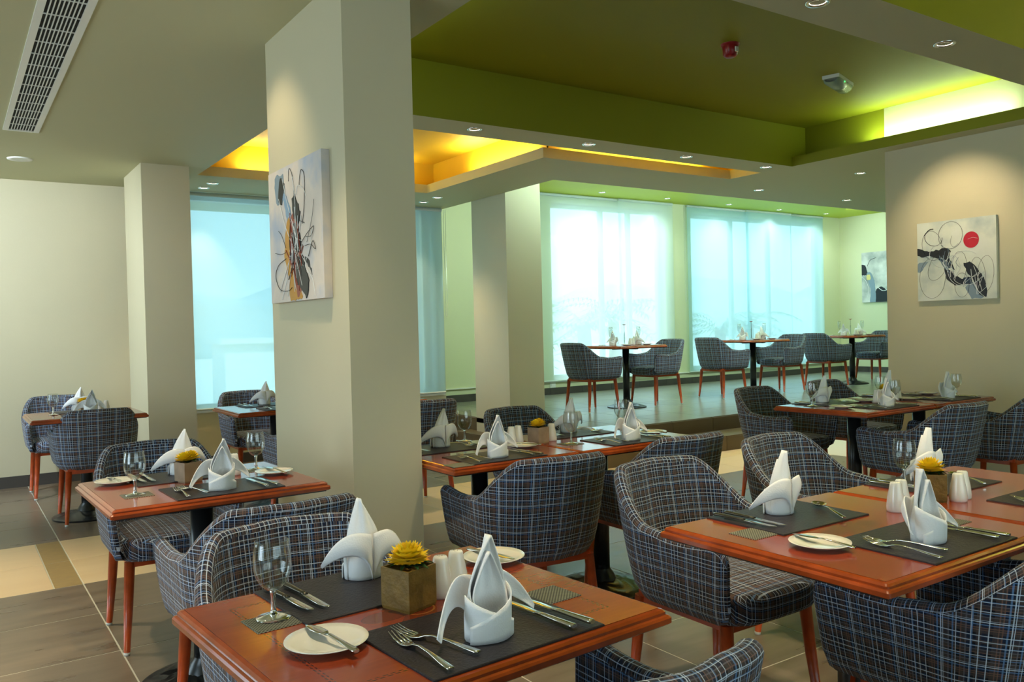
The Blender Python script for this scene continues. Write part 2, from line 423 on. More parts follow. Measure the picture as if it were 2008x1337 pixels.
# walls
def wallbox(name, segs, m, z1=ZR):
    b = MB()
    for s in segs: b.box(*s)
    return struct(name, b, m)
wallbox('wall_north', [(XW, 1.95, YN, YN+.2, -.2, ZR), (1.95, 4.80, YN, YN+.2, -.2, .54), (1.95, 4.80, YN, YN+.2, ZC, ZR), (4.66, 4.80, YN+.2, YB+.2, -.2, ZR), (4.80, 4.82, YN, YN+.2, -.2, ZR)], WALL)
wallbox('wall_bay', [(4.66, 7.36, YB, YB+.2, 0, ZR), (9.66, 10.25, YB, YB+.2, 0, ZR), (13.75, 14.5, YB, YB+.2, 0, ZR),
                     (7.36, 9.66, YB, YB+.2, 0, .50), (10.25, 13.75, YB, YB+.2, 0, .50), (7.36, 9.66, YB, YB+.2, 3.12, ZR), (10.25, 13.75, YB, YB+.2, 3.12, ZR)], WALLG)
wallbox('wall_east', [(XE, XE+.2, 1.0, YB+.2, -.2, ZR), (6.9, XE, 1.0, 1.2, -.2, ZR)], WALLG)
wallbox('wall_right', [(6.62, 6.95, YS, 4.09, -.2, ZR)], WALL)
wallbox('wall_west', [(XW-.2, XW, YS, .2, -.2, ZR), (XW-.2, XW, 3.0, 4.9, -.2, ZR), (XW-.2, XW, 8.1, YN+.2, -.2, ZR), (XW-.2, XW, .2, 8.1, -.2, .35), (XW-.2, XW, .2, 8.1, 2.4, ZR)], WALL)
wallbox('wall_south', [(XW-.2, -.4, YS-.2, YS, -.2, ZR), (4.8, 6.95, YS-.2, YS, -.2, ZR), (-.4, 4.8, YS-.2, YS, -.2, .5), (-.4, 4.8, YS-.2, YS, 2.6, ZR)], WALL)
b = MB(); b.box(1.325, 1.63, 3.10, 4.03, -.01, ZC+.02); struct('wall_pillar', b, WALL)
b = MB(); b.box(1.345, 1.72, 7.27, 8.03, -.01, ZC+.02); struct('wall_pillar', b, WALL)
b = MB(); b.box(4.885, 5.335, 7.28, 7.96, PH-.05, ZB+.02); b.box(4.885, 5.0, 7.28, 7.96, .1, PH); struct('wall_pillar', b, WALL)

# ceiling: soffit at 2.70 with coffers
G = (1.90, 6.43, 2.48, 4.88); G2 = (1.9, 6.43, -1.6, 2.14)
Yp = [(1.87, 4.15, 5.22, 7.62), (4.15, 6.42, 5.22, 5.60)]
xs = sorted({XW, 1.87, 1.90, 4.15, 4.86, 6.42, 6.43, XE+.2}); ys = sorted({YS, -1.6, 2.14, 2.48, 4.88, 5.22, 5.60, 6.41, 7.62, YB})
def hole(x, y):
    for q in [G, G2]+Yp:
        if q[0] < x < q[1] and q[2] < y < q[3]: return 'G' if q in (G, G2) else 'Y'
    if x > 4.86 and y > 6.41: return 'B'
    return None
sof = MB(); lip = {'G': 1, 'Y': 0, 'B': 0}; LH = .085
for i in range(len(xs)-1):
    for j in range(len(ys)-1):
        x0, x1, y0, y1 = xs[i], xs[i+1], ys[j], ys[j+1]; cx, cyy = (x0+x1)/2, (y0+y1)/2
        h = hole(cx, cyy)
        if h is None:
            sof.add([(x0, y0, ZC), (x1, y0, ZC), (x1, y1, ZC), (x0, y1, ZC)], [(0, 3, 2, 1)])
            sof.add([(x0, y0, ZC+LH), (x1, y0, ZC+LH), (x1, y1, ZC+LH), (x0, y1, ZC+LH)], [(0, 1, 2, 3)])
        for (nx, ny, e) in ((xs[i-1] if i else None, None, 'w'), (None, ys[j-1] if j else None, 's')):
            if nx is not None and i:
                h2 = hole((xs[i-1]+x0)/2, cyy)
                if h != h2 and (h is None or h2 is None):
                    k = h or h2; sof.add([(x0, y0, ZC), (x0, y1, ZC), (x0, y1, ZC+LH), (x0, y0, ZC+LH)], [(0, 1, 2, 3)], mi=lip[k])
            if ny is not None and j:
                h2 = hole(cx, (ys[j-1]+y0)/2)
                if h != h2 and (h is None or h2 is None):
                    k = h or h2; sof.add([(x0, y0, ZC), (x1, y0, ZC), (x1, y0, ZC+LH), (x0, y0, ZC+LH)], [(0, 1, 2, 3)], mi=lip[k])
ceil = struct('ceiling', sof, [CEIL, LIME, YELL])
def coffer(rect, top, m, flat='', rec=.20, name='coffer'):
    # recess box above an opening: walls set back by rec except on the flat sides; open below
    x0, x1, y0, y1 = rect; b = MB()
    X0 = x0-(0 if 'w' in flat else rec); X1 = x1+(0 if 'e' in flat else rec); Y0 = y0-(0 if 's' in flat else rec); Y1 = y1+(0 if 'n' in flat else rec)
    for k, s in dict(w=(X0-.01, X0, Y0, Y1), e=(X1, X1+.01, Y0, Y1), s=(X0, X1, Y0-.01, Y0), n=(X0, X1, Y1, Y1+.01)).items():
        b.box(*s, ZC+LH, top)
    b.box(X0-.01, X1+.01, Y0-.01, Y1+.01, top, top+.02)
    return obj(name, b, m, ceil)
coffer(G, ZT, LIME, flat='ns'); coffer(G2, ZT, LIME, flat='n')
# yellow L-shaped coffer
b = MB(); zt = 3.04; e = .18
for s in [(1.87-e-.01, 1.87-e, 5.22, 7.62+e), (1.87-e, 4.15+e, 7.62+e, 7.63+e), (4.15+e, 4.16+e, 5.60+e, 7.62+e), (4.15+e, 6.42+e, 5.60+e, 5.61+e), (6.42+e, 6.43+e, 5.22, 5.60+e), (1.87-e, 6.42+e, 5.21, 5.22)]:
    b.box(*s, ZC+LH, zt)
b.box(1.87-e, 6.42+e, 5.22, 5.61+e, zt, zt+.02); b.box(1.87-e, 4.15+e, 5.61+e, 7.62+e, zt, zt+.02)
obj('coffer', b, YELL, ceil)
b = MB(); b.box(4.8, XE+.1, 6.41, YB+.1, ZB, ZB+.02); b.box(4.8, 4.86, 6.35, YB, ZC+LH, ZB); b.box(4.8, XE, 6.35, 6.41, ZC+LH, ZB)
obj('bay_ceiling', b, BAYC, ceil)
b = MB(); b.box(XW-.2, XE+.2, YS-.2, YB+.2, ZR, ZR+.1); obj('roof_slab', b, CEIL, ceil)

# baseboards of tile pieces
def baseb(name, segs, z0, hgt=.10):
    e = empty(name); e['kind'] = 'structure'
    for (ax, a0, a1, c, n) in segs:
        k = max(1, round((a1-a0)/.59)); w = (a1-a0)/k
        for i in range(k):
            p0 = a0+i*w+.0015; p1 = a0+(i+1)*w-.0015; b = MB()
            if ax == 'x': b.box(p0, p1, min(c, c+n*.012), max(c, c+n*.012), z0, z0+hgt)
            else: b.box(min(c, c+n*.012), max(c, c+n*.012), p0, p1, z0, z0+hgt)
            obj('baseboard_tile', b, BASEB, e)
baseb('baseboard_north', [('x', .57-.59*6, .57, YN, -1), ('x', .57, 4.70, YN, -1)], 0)
baseb('baseboard_bay', [('x', 4.95, XE, YB, -1), ('y', 1.2, YB, XE, -1)], PH)
baseb('baseboard_right', [('y', YS, 4.08, 6.62, -1)], 0)

# windows: frame, mullions, panes, sill
def window(n, x0, x1, z0, z1, y, cuts, d=.07):
    e = empty('window_%d' % n, (x0, y, z0)); e['kind'] = 'structure'
    b = MB(); t = .055; w = x1-x0; h = z1-z0
    b.box(0, w, 0, d, 0, t); b.box(0, w, 0, d, h-t, h); b.box(0, t, 0, d, t, h-t); b.box(w-t, w, 0, d, t, h-t)
    obj('window_frame', b, ALU, e)
    ed = [t]+[c-x0 for c in cuts]+[w-t]
    for c in cuts:
        b = MB(); b.box(c-x0-.035, c-x0+.035, .005, d-.005, t, h-t); obj('mullion', b, ALU, e)
    for i in range(len(ed)-1):
        a0 = ed[i]+(.035 if i else 0); a1 = ed[i+1]-(.035 if i < len(ed)-2 else 0)
        b = MB(); b.box(a0, a1, .03, .036, t, h-t); obj('pane', b, PANE, e)
    b = MB(); b.box(-.02, w+.02, -.13, -.002, -.02, .008); obj('window_sill', b, WHITE, e)
window(1, 1.96, 4.79, .55, ZC-.01, YN+.12, [2.95, 4.55])
window(2, 7.37, 9.65, .52, 3.11, YB+.12, [8.43, 9.0])
window(3, 10.26, 13.73, .52, 3.11, YB+.12, [11.38, 12.37])
# outer west and south windows (beside and behind the camera)
def window_w(n, y0, y1, z0, z1, x, cuts, rot):
    e = empty('window_%d' % n, rot[0], rot[1]); e['kind'] = 'structure'
    b = MB(); t = .06; w = y1-y0; h = z1-z0
    b.box(0, w, 0, .06, 0, t); b.box(0, w, 0, .06, h-t, h)
    for c in cuts: b.box(c-.03, c+.03, 0, .06, t, h-t)
    obj('window_frame', b, ALU, e)
window_w(4, .2, 3.0, .35, 2.4, XW, [.03, 1.4, 2.77], ((XW-.12, .2, .35), PI/2))
window_w(6, 4.9, 8.1, .35, 2.4, XW, [.03, 1.6, 3.17], ((XW-.12, 4.9, .35), PI/2))
window_w(5, -.4, 4.8, .5, 2.6, YS, [.03, 1.7, 3.5, 5.17], ((-.4, YS-.15, .5), 0))

# outside: hazy ground, hill, palms, low house
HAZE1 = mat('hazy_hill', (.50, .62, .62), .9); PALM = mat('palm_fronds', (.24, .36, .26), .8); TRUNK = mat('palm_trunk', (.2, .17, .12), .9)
GRND = mat('pale_paving', (.72, .75, .70), .9); HOUSE = mat('white_render', (.85, .85, .8), .8)
b = MB(); b.box(-60, 90, 10.4, 120, -.6, -.4); tag(obj('ground', b, GRND), kind='structure')
b = MB(); rnd = random.Random(5); n = 40; P = []
for i in range(n):
    x = -20+i*3.2; z = 4.2+1.2*math.sin(i*.5)+rnd.uniform(-.3, .5)+.8*math.sin(i*1.3)
    P += [(x, 60, -.5), (x, 60, max(2, z*.8)), (x, 75, max(3, z*1.2)), (x, 95, -.5)]
b.grid(P, n, 4); tag(obj('hill', b, HAZE1), 'hazy tree-covered hill on the horizon seen through the left cyan blind', 'hill')
def palm(x, y, hgt, seed, label):
    rnd = random.Random(seed); e = empty('palm_tree', (x, y, -.4))
    b = MB(); b.tube([(0, 0, 0), (.06, 0, hgt*.5), (.02, 0, hgt)], [.2, .16, .14], 10); obj('trunk', b, TRUNK, e)
    for k in range(22):
        a = k*2.4+rnd.uniform(-.2, .2); el = rnd.uniform(-.3, 1.2); L = rnd.uniform(1.4, 2.0); b = MB()
        dx, dy = math.cos(a), math.sin(a); pts = []
        for t in range(9):
            s = t/8; pts.append(Vector((dx*L*s*math.cos(el*(1-s*.6)), dy*L*s*math.cos(el*(1-s*.6)), L*(math.sin(el)*s-.75*s*s)+hgt)))
        P = []; F = []
        sd = Vector((-dy, dx, 0))
        for t in range(8):
            for m_ in (0, .5):
                p = pts[t].lerp(pts[t+1], m_); w = .34*math.sin(PI*min(1, (t+m_+.6)/9))
                for sg in (-1, 1):
                    q = p+sd*sg*w+Vector((dx*.14, dy*.14, -.12)); i0 = len(P); P += [p, p+Vector((dx*.05, dy*.05, 0)), q]; F.append((i0, i0+1, i0+2))
        b.add(P, F); obj('frond', b, PALM, e)
    tag(e, label, 'palm tree', 'palms beyond the bay windows')
palm(11.0, 13.6, 1.7, 1, 'short palm outside, dim behind the left white blind of the bay')
palm(14.6, 16.8, 1.9, 2, 'short palm outside behind the seam of the pale bay blinds')
palm(16.9, 15.2, 1.5, 3, 'palm outside behind the leftmost cyan blind of the bay')
palm(20.9, 17.6, 1.6, 4, 'palm outside behind the middle cyan blind of the bay')
palm(22.0, 13.6, 1.7, 5, 'palm outside behind the rightmost cyan blind of the bay')
b = MB(); b.box(0, 1.1, 0, 1, 0, 1.5); b.box(-.1, 1.2, -.1, 1.1, 1.5, 1.6)
tag(obj('garden_hut', b, HOUSE, loc=(4.6, 17, -.4)), 'small white garden hut outside, faint through the left cyan blind', 'hut')

# ------------------------------------------------------------------ ceiling lights and fittings
def smooth(a, b_, x):
    t = max(0, min(1, (x-a)/(b_-a))); return t*t*(3-2*t)
def downlight_proto():
    e = empty('downlight')
    b = MB(); b.lathe([(.036, -.001), (.040, -.006), (.050, -.007), (.054, -.003), (.054, 0)], 24); obj('trim_ring', b, CHROME, e)
    b = MB(); b.lathe([(.0, .004), (.030, .004), (.036, -.001)], 20); obj('lamp', b, LAMP, e)
    return record(e)
DL = downlight_proto()
dls = [(3.13, 5.03, 'nearest the big pillar on the beam between green and yellow coffers'), (4.16, 5.02, 'second from the big pillar on the beam between green and yellow coffers'),
       (5.21, 5.01, 'third from the big pillar on the beam beside the green coffer'), (6.22, 5.0, 'at the far end of the beam beside the green coffer corner'),
       (7.33, 4.78, 'in the soffit just right of the green coffer corner'), (7.23, 5.91, 'in the soffit beyond the right tip of the yellow coffer'), (8.83, 5.94, 'farthest right in the grey soffit above the platform step'),
       (3.23, 2.30, 'at the top edge of the photo on the near beam'), (4.29, 2.31, 'on the near beam, right of the one at the top edge'),
       (4.38, 7.82, 'right one of the pair beyond the yellow coffer'), (4.40, 8.17, 'left one of the pair beyond the yellow coffer, against the window'),
       (2.09, 7.97, 'nearer one of the pair above the left cyan blind'), (2.08, 8.25, 'farther one of the pair above the left cyan blind')]
spots = []
for x, y, l in dls:
    place(DL, (x, y, ZC), 0, 'round recessed downlight '+l, 'ceiling light', 'recessed downlights'); spots.append((x, y, ZC, 40 if y < 5.5 or x < 5 else 70))
for i, (x, y) in enumerate([(8.02, 9.40), (9.35, 9.41), (10.80, 9.45), (12.14, 9.5), (13.45, 9.48)]):
    place(DL, (x, y, ZB), 0, 'small downlight in the lime ceiling strip over the bay blinds, %s' % ['leftmost', 'second from left', 'middle one', 'second from right', 'rightmost'][i], 'ceiling light', 'recessed downlights')
    spots.append((x, y, ZB, 18))
for x, y, l in [(2.17, 2.31, 'out of frame on the near beam'), (.95, 1.35, 'added out of frame above the front table'), (.85, 2.95, 'added out of frame above the table left of the big pillar'), (2.3, 1.2, 'added out of frame above the right foreground table')]:  # those above the tables are added, unseen, to brighten the settings
    place(DL, (x, y, ZC), 0, 'round recessed downlight '+l, 'ceiling light', 'recessed downlights'); spots.append((x, y, ZC, 60))
for x, y, l in [(-.35, 2.6, 'beyond the left photo edge, nearest the camera'), (-.35, 4.7, 'beyond the left photo edge, middle of three'), (-.60, 6.6, 'beyond the left photo edge, added by the window wall')]:
    place(DL, (x, y, ZC), 0, 'round recessed downlight in the left ceiling '+l, 'ceiling light', 'recessed downlights'); spots.append((x, y, ZC, 130))
# unseen beams without fittings, washing the paintings and walls
spots += [(.75, 3.85, ZC, 14), (5.75, 3.45, ZC, 30), (13.2, 8.9, ZB, 30)]
for i, (x, y, z, p) in enumerate(spots):
    l = bpy.data.lights.new('downlight_beam', 'SPOT'); l.energy = p; bay = z > 3 or y > 5.5 and x > 5; l.color = (.86, 1.0, .92) if bay else (1.0, .80, .50); l.spot_size = 2.3 if bay else 1.25; l.spot_blend = .8; l.shadow_soft_size = .035
    o = bpy.data.objects.new('downlight_beam', l); COL.objects.link(o); o.location = (x, y, z-.015)
    if i == len(dls)+12: o.rotation_euler = Vector((.63, 0, -.75)).to_track_quat('-Z', 'Y').to_euler()
    if i == len(dls)+13: o.rotation_euler = Vector((.87, 0, -.75)).to_track_quat('-Z', 'Y').to_euler()
    if i == len(dls)+11: o.rotation_euler = Vector((.75, 1.15, -.75)).to_track_quat('-Z', 'Y').to_euler(); l.color = (.84, .94, 1.0); l.spot_size = 1.9; l.energy = 190  # unseen cool beam added to brighten the north wall
    if i == len(dls)+14: o.rotation_euler = Vector((1, 0, -1.1)).to_track_quat('-Z', 'Y').to_euler()
for x, y in [(.75, 3.85), (5.75, 3.45)]: pass

# cove tubes hidden on the coffer shelves
def cove(x0, x1, y0, y1, power, color, tilt=(0, 0, 1)):
    L = max(x1-x0, y1-y0); l = bpy.data.lights.new('cove_light', 'AREA'); l.shape = 'RECTANGLE'; l.size = .04 if y1-y0 > x1-x0 else L; l.size_y = L if y1-y0 > x1-x0 else .04
    l.energy = power; l.color = color; o = bpy.data.objects.new('cove_light', l); COL.objects.link(o); o.location = ((x0+x1)/2, (y0+y1)/2, ZC+LH+.018)
    o.rotation_euler = (PI, 0, 0)
    b = MB()
    if y1-y0 > x1-x0: b.tube([(0, -L/2, 0), (0, L/2, 0)], .006, 8)
    else: b.tube([(-L/2, 0, 0), (L/2, 0, 0)], .006, 8)
    obj('cove_tube', b, TUBE, ceil, loc=((x0+x1)/2, (y0+y1)/2, ZC+LH+.007))
LG = (.72, 1.0, .60); LYL = (1.0, 1.0, .66)
cove(6.54, 6.54, 3.05, 4.25, 6, LG); cove(1.80, 1.80, 2.6, 4.7, 6, LG); cove(6.53, 6.53, -.5, 1.9, 34, (.95, 1, .45)); cove(1.80, 1.80, -1, 1.9, 34, (.95, 1, .45))
cove(4.24, 4.24, 5.95, 7.0, 8, LYL); cove(2.3, 3.9, 7.71, 7.71, 10, LYL); cove(4.5, 6.2, 5.69, 5.69, 8, LYL)

area('bay_fill_light', (9.5, 6.50, 3.02), (0, 1, -.12), 8.6, .22, 80, (.72, 1.0, 1.0)); area('bay_fill_light', (4.95, 8.2, 3.02), (1, .1, -.12), 2.4, .22, 14, (.82, 1.0, .94))  # unseen fill panels added behind the soffit drop to brighten the bay
# air grille, speaker, beacon, emergency light
e = empty('air_grille', (.355, 3.30, ZC))
Lg = 3.2; b = MB(); b.box(0, .032, 0, Lg, -.008, 0); b.box(.178, .21, 0, Lg, -.008, 0); b.box(.032, .178, 0, .03, -.008, 0); b.box(.032, .178, Lg-.03, Lg, -.008, 0); obj('frame', b, WHITE, e)
b = MB(); b.box(.032, .178, .03, Lg-.03, -.0012, -.0008); obj('backing', b, DARK, e)
for k in range(8):
    b = MB(); x = .032+.146*(k+1)/9; b.box(x-.0022, x+.0022, .03, Lg-.03, -.007, -.0013); obj('slat', b, WHITE, e)
for k in range(1, 16):
    y = k*.2; b = MB(); b.box(.032, .178, y-.002, y+.002, -.0065, -.0013); obj('cross_bar', b, WHITE, e)
tag(e, 'long white linear air grille with dark slots in the left ceiling', 'air grille')
e = empty('ceiling_speaker', (.52, 7.52, ZC)); b = MB(); b.lathe([(.055, -.006), (.085, -.008), (.09, 0)], 28); obj('rim', b, WHITE, e)
b = MB(); b.lathe([(0, -.004), (.03, -.006), (.056, -.005)], 28); obj('grille', b, PLAST, e); tag(e, 'round flat white speaker in the ceiling above the corner table', 'speaker')
e = empty('fire_beacon', (4.20, 3.64, ZT)); b = MB(); b.lathe([(0, -.015), (.055, -.015), (.06, 0)], 20); obj('base', b, REDP, e)
b = MB(); b.lathe([(0, -.085), (.03, -.083), (.045, -.07), (.05, -.02), (.05, -.014)], 20); obj('dome', b, REDP, e)
b = MB(); b.box(-.012, .012, -.058, -.048, -.06, -.03); obj('bracket', b, PLAST, e); tag(e, 'small red round fire alarm beacon on the green coffer ceiling', 'alarm')
e = empty('emergency_light', (5.52, 3.77, ZT), .30); b = MB(); b.box(-.17, .17, -.06, .06, -.025, 0); obj('base', b, PLAST, e)
b = MB(); P = []
for k in range(13):
    a = PI*k/12; P.append((math.cos(a)*.06, -.025-math.sin(a)*.05))
g = [(x, p[0], p[1]) for x in (-.165, -.15, .15, .165) for p in P]
g = [(v[0], v[1]*(.8 if abs(v[0]) > .16 else 1), -.025+(v[2]+.025)*(.5 if abs(v[0]) > .16 else 1)) for v in g]
b.grid(g, 4, 13); obj('diffuser', b, CLEARP, e); b = MB(); b.box(-.05, -.04, -.0635, -.06, -.04, -.032); obj('indicator', b, GREENLED, e)
tag(e, 'oblong emergency light with green indicator on the green coffer ceiling', 'emergency light')
# tiny socket on the trunking under the bay blind
e = empty('wall_socket', (7.33, YB, .44)); b = MB(); b.box(-.05, .05, -.012, 0, -.04, .04); obj('plate', b, PLAST, e); b = MB(); b.box(-.03, .03, -.016, -.0125, -.02, .02); obj('insert', b, WHITE, e)
tag(e, 'small white socket low on the wall below the leftmost bay blind', 'socket')
b = MB(); b.box(5.3, XE-.002, YB-.03, YB-.001, .478, .492); tag(struct('trim_1', b, WHITE))

# ------------------------------------------------------------------ blinds
def blind(x0, x1, y, z0, z1, m, label, cord=None):
    e = empty('roller_blind', (x0, y, z0)); w = x1-x0; h = z1-z0
    n = 14; P = []
    for i in range(n):
        for k in (0, 1): P.append((w*i/(n-1), .003*math.sin(i*1.7), h*k))
    b = MB(); b.grid(P, n, 2); obj('fabric', b, m, e)
    b = MB(); b.tube([(0, 0, 0), (w, 0, 0)], .011, 8); obj('bottom_bar', b, ALU, e)
    b = MB(); b.tube([(0, .0, h-.022), (w, .0, h-.022)], .018, 10); obj('roller', b, ALU, e)
    if cord is not None:
        b = MB(); b.tube([(cord, -.03, h-.02), (cord, -.03, cord_h(h)), (cord+.012, -.032, cord_h(h)-.02), (cord+.024, -.03, cord_h(h)), (cord+.024, -.03, h-.02)], .0025, 6); obj('bead_cord', b, CORD, e)
    tag(e, label, 'blind', 'roller blinds')
def cord_h(h): return h*.42
blind(1.86, 4.80, YN-.03, .565, ZC-.005, BLINDC, 'wide cyan sheer roller blind on the left window behind the big pillar', 2.95)
blind(7.12, 8.68, YB-.05, .50, ZB-.005, BLINDG, 'pale white-green sheer blind at the left end of the bay')
blind(8.60, 9.76, YB-.085, .49, ZB-.005, BLINDG, 'pale sheer blind overlapping the right edge of the leftmost bay blind')
blind(10.12, 11.62, YB-.05, .49, ZB-.005, BLINDC, 'leftmost of the three cyan sheer blinds of the bay', -.10)
blind(11.52, 12.74, YB-.085, .49, ZB-.005, BLINDC, 'middle one of the three cyan sheer blinds of the bay')
blind(12.76, 13.72, YB-.05, .49, ZB-.005, BLINDC, 'rightmost of the three cyan sheer blinds of the bay')

# ------------------------------------------------------------------ paintings (thick paint on canvas)
def canvas_mat(name, c1, c2, c3, sc):
    m = mat(name, c1, .6); t = NT(m); oc = t.coord('Object')
    t.base(t.ramp(t.noise(oc, sc, 5), [(.3, c1), (.52, c2), (.75, c3)])); return m
def pcol(n, c): return mat(n, c, .4)
PB = pcol('paint_black', (.012, .012, .016)); PW = pcol('paint_white', (.85, .87, .88)); PR = pcol('paint_red', (.55, .01, .03)); PO = pcol('paint_ochre', (.55, .27, .03))
PBL = pcol('paint_blue', (.25, .38, .55)); PGB = pcol('paint_blue_grey', (.22, .30, .38)); PRU = pcol('paint_rust', (.30, .06, .03)); PY_ = pcol('paint_yellow', (.7, .58, .2)); PDB = pcol('paint_dark_blue', (.02, .04, .08))
LAYER = [0]; SZ = [1, 1]
def paint_obj(e, name, m, items, hgt=.0015):
    # items: ('poly', pts) filled, ('line', pts, width). canvas plane coords (u, v) -> local (0, u, v), paint towards -x
    rj = random.Random(len(name)*7+len(items))
    for ki, it in enumerate(items):
        b = MB()
        LAYER[0] += 1; lh = hgt+.0003*(LAYER[0] % 9)
        if it[0] == 'poly':
            q = it[1]; p = []; n0 = len(q); rough = 0 if n0 > 20 else .012
            for i in range(n0):
                p0, p1, p2, p3 = q[i-1], q[i], q[(i+1) % n0], q[(i+2) % n0]; L_ = math.dist(p1, p2); ns = max(2, min(9, int(L_/.018)))
                for k in range(ns):
                    t = k/ns; sp = [.5*((2*p1[d])+(-p0[d]+p2[d])*t+(2*p0[d]-5*p1[d]+4*p2[d]-p3[d])*t*t+(-p0[d]+3*p1[d]-3*p2[d]+p3[d])*t**3) for d in (0, 1)]
                    wgt = .55; sp = [sp[d]*wgt+(p1[d]+(p2[d]-p1[d])*t)*(1-wgt) for d in (0, 1)]
                    sp = (sp[0]+rj.uniform(-1, 1)*rough*.35, sp[1]+rj.uniform(-1, 1)*rough*.7)
                    p.append((max(-SZ[0]+.001, min(-.001, sp[0])), max(.001, min(SZ[1]-.001, sp[1]))))
            n = len(p); V = [(-lh, u, v) for u, v in p]+[(0, u, v) for u, v in p]
            b.add(V, [tuple(range(n))]+[(i, i+n, (i+1) % n+n, (i+1) % n) for i in range(n)])
        else:
            ctl = it[1]; w = it[2]; pts = []
            C_ = [ctl[0]]+list(ctl)+[ctl[-1]]
            for i in range(1, len(C_)-2):
                for k in range(7):
                    t = k/7; p0, p1, p2, p3 = C_[i-1], C_[i], C_[i+1], C_[i+2]
                    pts.append((-lh-.001, *[.5*((2*p1[d])+(-p0[d]+p2[d])*t+(2*p0[d]-5*p1[d]+4*p2[d]-p3[d])*t*t+(-p0[d]+3*p1[d]-3*p2[d]+p3[d])*t**3) for d in (0, 1)]))
            pts.append((-lh-.001, *ctl[-1])); pts = [(p_[0], max(-SZ[0]+.002, min(-.002, p_[1])), max(.002, min(SZ[1]-.002, p_[2]))) for p_ in pts]; b.tube(pts, w*.55, 5)
        obj(name.rstrip('s') if it[0] == 'line' else name, b, m, e)
def ell(cx, cy_, a, b_, rot=0, n=14, s=0, t=2*PI):
    return [(cx+a*math.cos(s+(t-s)*k/(n-1))*math.cos(rot)-b_*math.sin(s+(t-s)*k/(n-1))*math.sin(rot), cy_+a*math.cos(s+(t-s)*k/(n-1))*math.sin(rot)+b_*math.sin(s+(t-s)*k/(n-1))*math.cos(rot)) for k in range(n)]
def scale(pts, w, h): return [(-(x*w), (1-y)*h) for x, y in pts]
def painting(x, y1, z0, w, h, cm, paints, label, d=.035):
    # hangs on a west-facing wall face; u runs from the far (north) edge at y1 towards the camera
    e = empty('painting', (x-d, y1, z0)); b = MB(); b.box(0, d-.001, -w, 0, 0, h); obj('canvas', b, cm, e)
    LAYER[0] = 0; SZ[0] = w; SZ[1] = h
    for n, m, items in paints:
        q = []
        for it in items: q.append((it[0], scale(it[1], w, h))+tuple(it[2:]))
        paint_obj(e, n, m, q)
    tag(e, label, 'painting'); return e
def scribbles(seed, n, cx, cy_, sx_, sy_, w0):
    rq = random.Random(seed); out = []
    for k in range(n):
        x, y = cx+rq.gauss(0, sx_*.5), cy_+rq.uniform(-sy_, sy_)*.6; a = rq.gauss(1.45, .45); L = rq.uniform(.12, .34); bend = rq.uniform(-.10, .10)
        out.append(('line', [(x-math.cos(a)*L/2, y-math.sin(a)*L/2), (x+bend*.5, y), (x+bend*.2+math.cos(a)*L/2, y+math.sin(a)*L/2)], w0*rq.uniform(.5, 1.5)))
    return out
CV1 = canvas_mat('canvas_blush', (.42, .48, .60), (.72, .64, .58), (.60, .54, .50), 4.0)
painting(1.325, 3.93, 1.439, .67, .608, CV1, [
    ('blue_shade', PGB, [('poly', [(.14, .06), (.30, .05), (.34, .20), (.28, .26), (.16, .24)])]),
    ('blue_wash', PBL, [('poly', [(.30, .20), (.40, .26), (.46, .42), (.42, .50), (.36, .38)])]),
    ('ochre_wash', PO, [('poly', [(.36, .42), (.44, .40), (.46, .60), (.52, .80), (.62, .98), (.40, .99), (.38, .82), (.30, .66)])]),
    ('rust_wash', PRU, [('poly', [(.46, .38), (.56, .40), (.60, .62), (.62, .90), (.54, .97), (.48, .78), (.40, .70)])]),
    ('black_patch', PB, [('poly', [(.22, .14), (.28, .06), (.33, .13), (.27, .26), (.21, .24)]), ('poly', [(.48, .26), (.53, .24), (.62, .38), (.58, .46), (.50, .40)]), ('poly', [(.50, .44), (.58, .46), (.62, .60), (.56, .66), (.47, .56)]),
                               ('poly', [(.55, .68), (.66, .70), (.70, .80), (.75, .86), (.70, .98), (.60, .92), (.52, .84)]), ('poly', [(.68, .70), (.76, .74), (.80, .82), (.74, .76)])]),
    ('dark_lines', PB, [('line', [(.42, .12), (.44, .03), (.50, .10), (.52, .24)], .0022), ('line', [(.62, .18), (.66, .08), (.72, .14), (.70, .34), (.66, .46)], .0025), ('line', [(.20, .46), (.26, .50), (.34, .60)], .0022), ('line', [(.12, .62), (.24, .64), (.36, .63)], .002),
                               ('line', [(.34, .68), (.18, .72), (.12, .80), (.20, .90), (.36, .92), (.44, .90)], .0028), ('line', [(.70, .62), (.80, .62), (.88, .66), (.84, .60), (.76, .70)], .0025), ('line', [(.62, .60), (.74, .54), (.86, .50), (.82, .56), (.72, .56)], .0025), ('line', [(.88, .32), (.84, .44), (.74, .60)], .0018)]),
    ('white_lines', PW, [('line', [(.22, .22), (.34, .44), (.50, .62), (.66, .76)], .0035), ('line', [(.20, .92), (.40, .70), (.58, .54), (.64, .40)], .0035), ('line', [(.30, .08), (.40, .30), (.48, .44), (.56, .60), (.70, .74)], .003), ('line', [(.50, .10), (.54, .30), (.52, .52), (.58, .56), (.66, .58)], .003),
                                ('line', [(.56, .24), (.60, .18), (.70, .22), (.74, .28)], .0025), ('line', [(.24, .98), (.34, .84), (.42, .66)], .003), ('line', [(.48, .58), (.48, .78), (.52, .92)], .003), ('line', [(.36, .96), (.44, .74), (.46, .50)], .003), ('line', [(.84, .52), (.78, .66), (.70, .76), (.82, .86), (.86, .98)], .0022)]+scribbles(4, 12, .50, .60, .12, .34, .003)),
    ('rust_lines', PRU, scribbles(5, 8, .50, .66, .10, .26, .004)), ('fine_black_lines', PB, scribbles(6, 9, .54, .60, .12, .30, .003))],
    'tall pale abstract painting with orange, black and white streaks on the big pillar', d=.036)
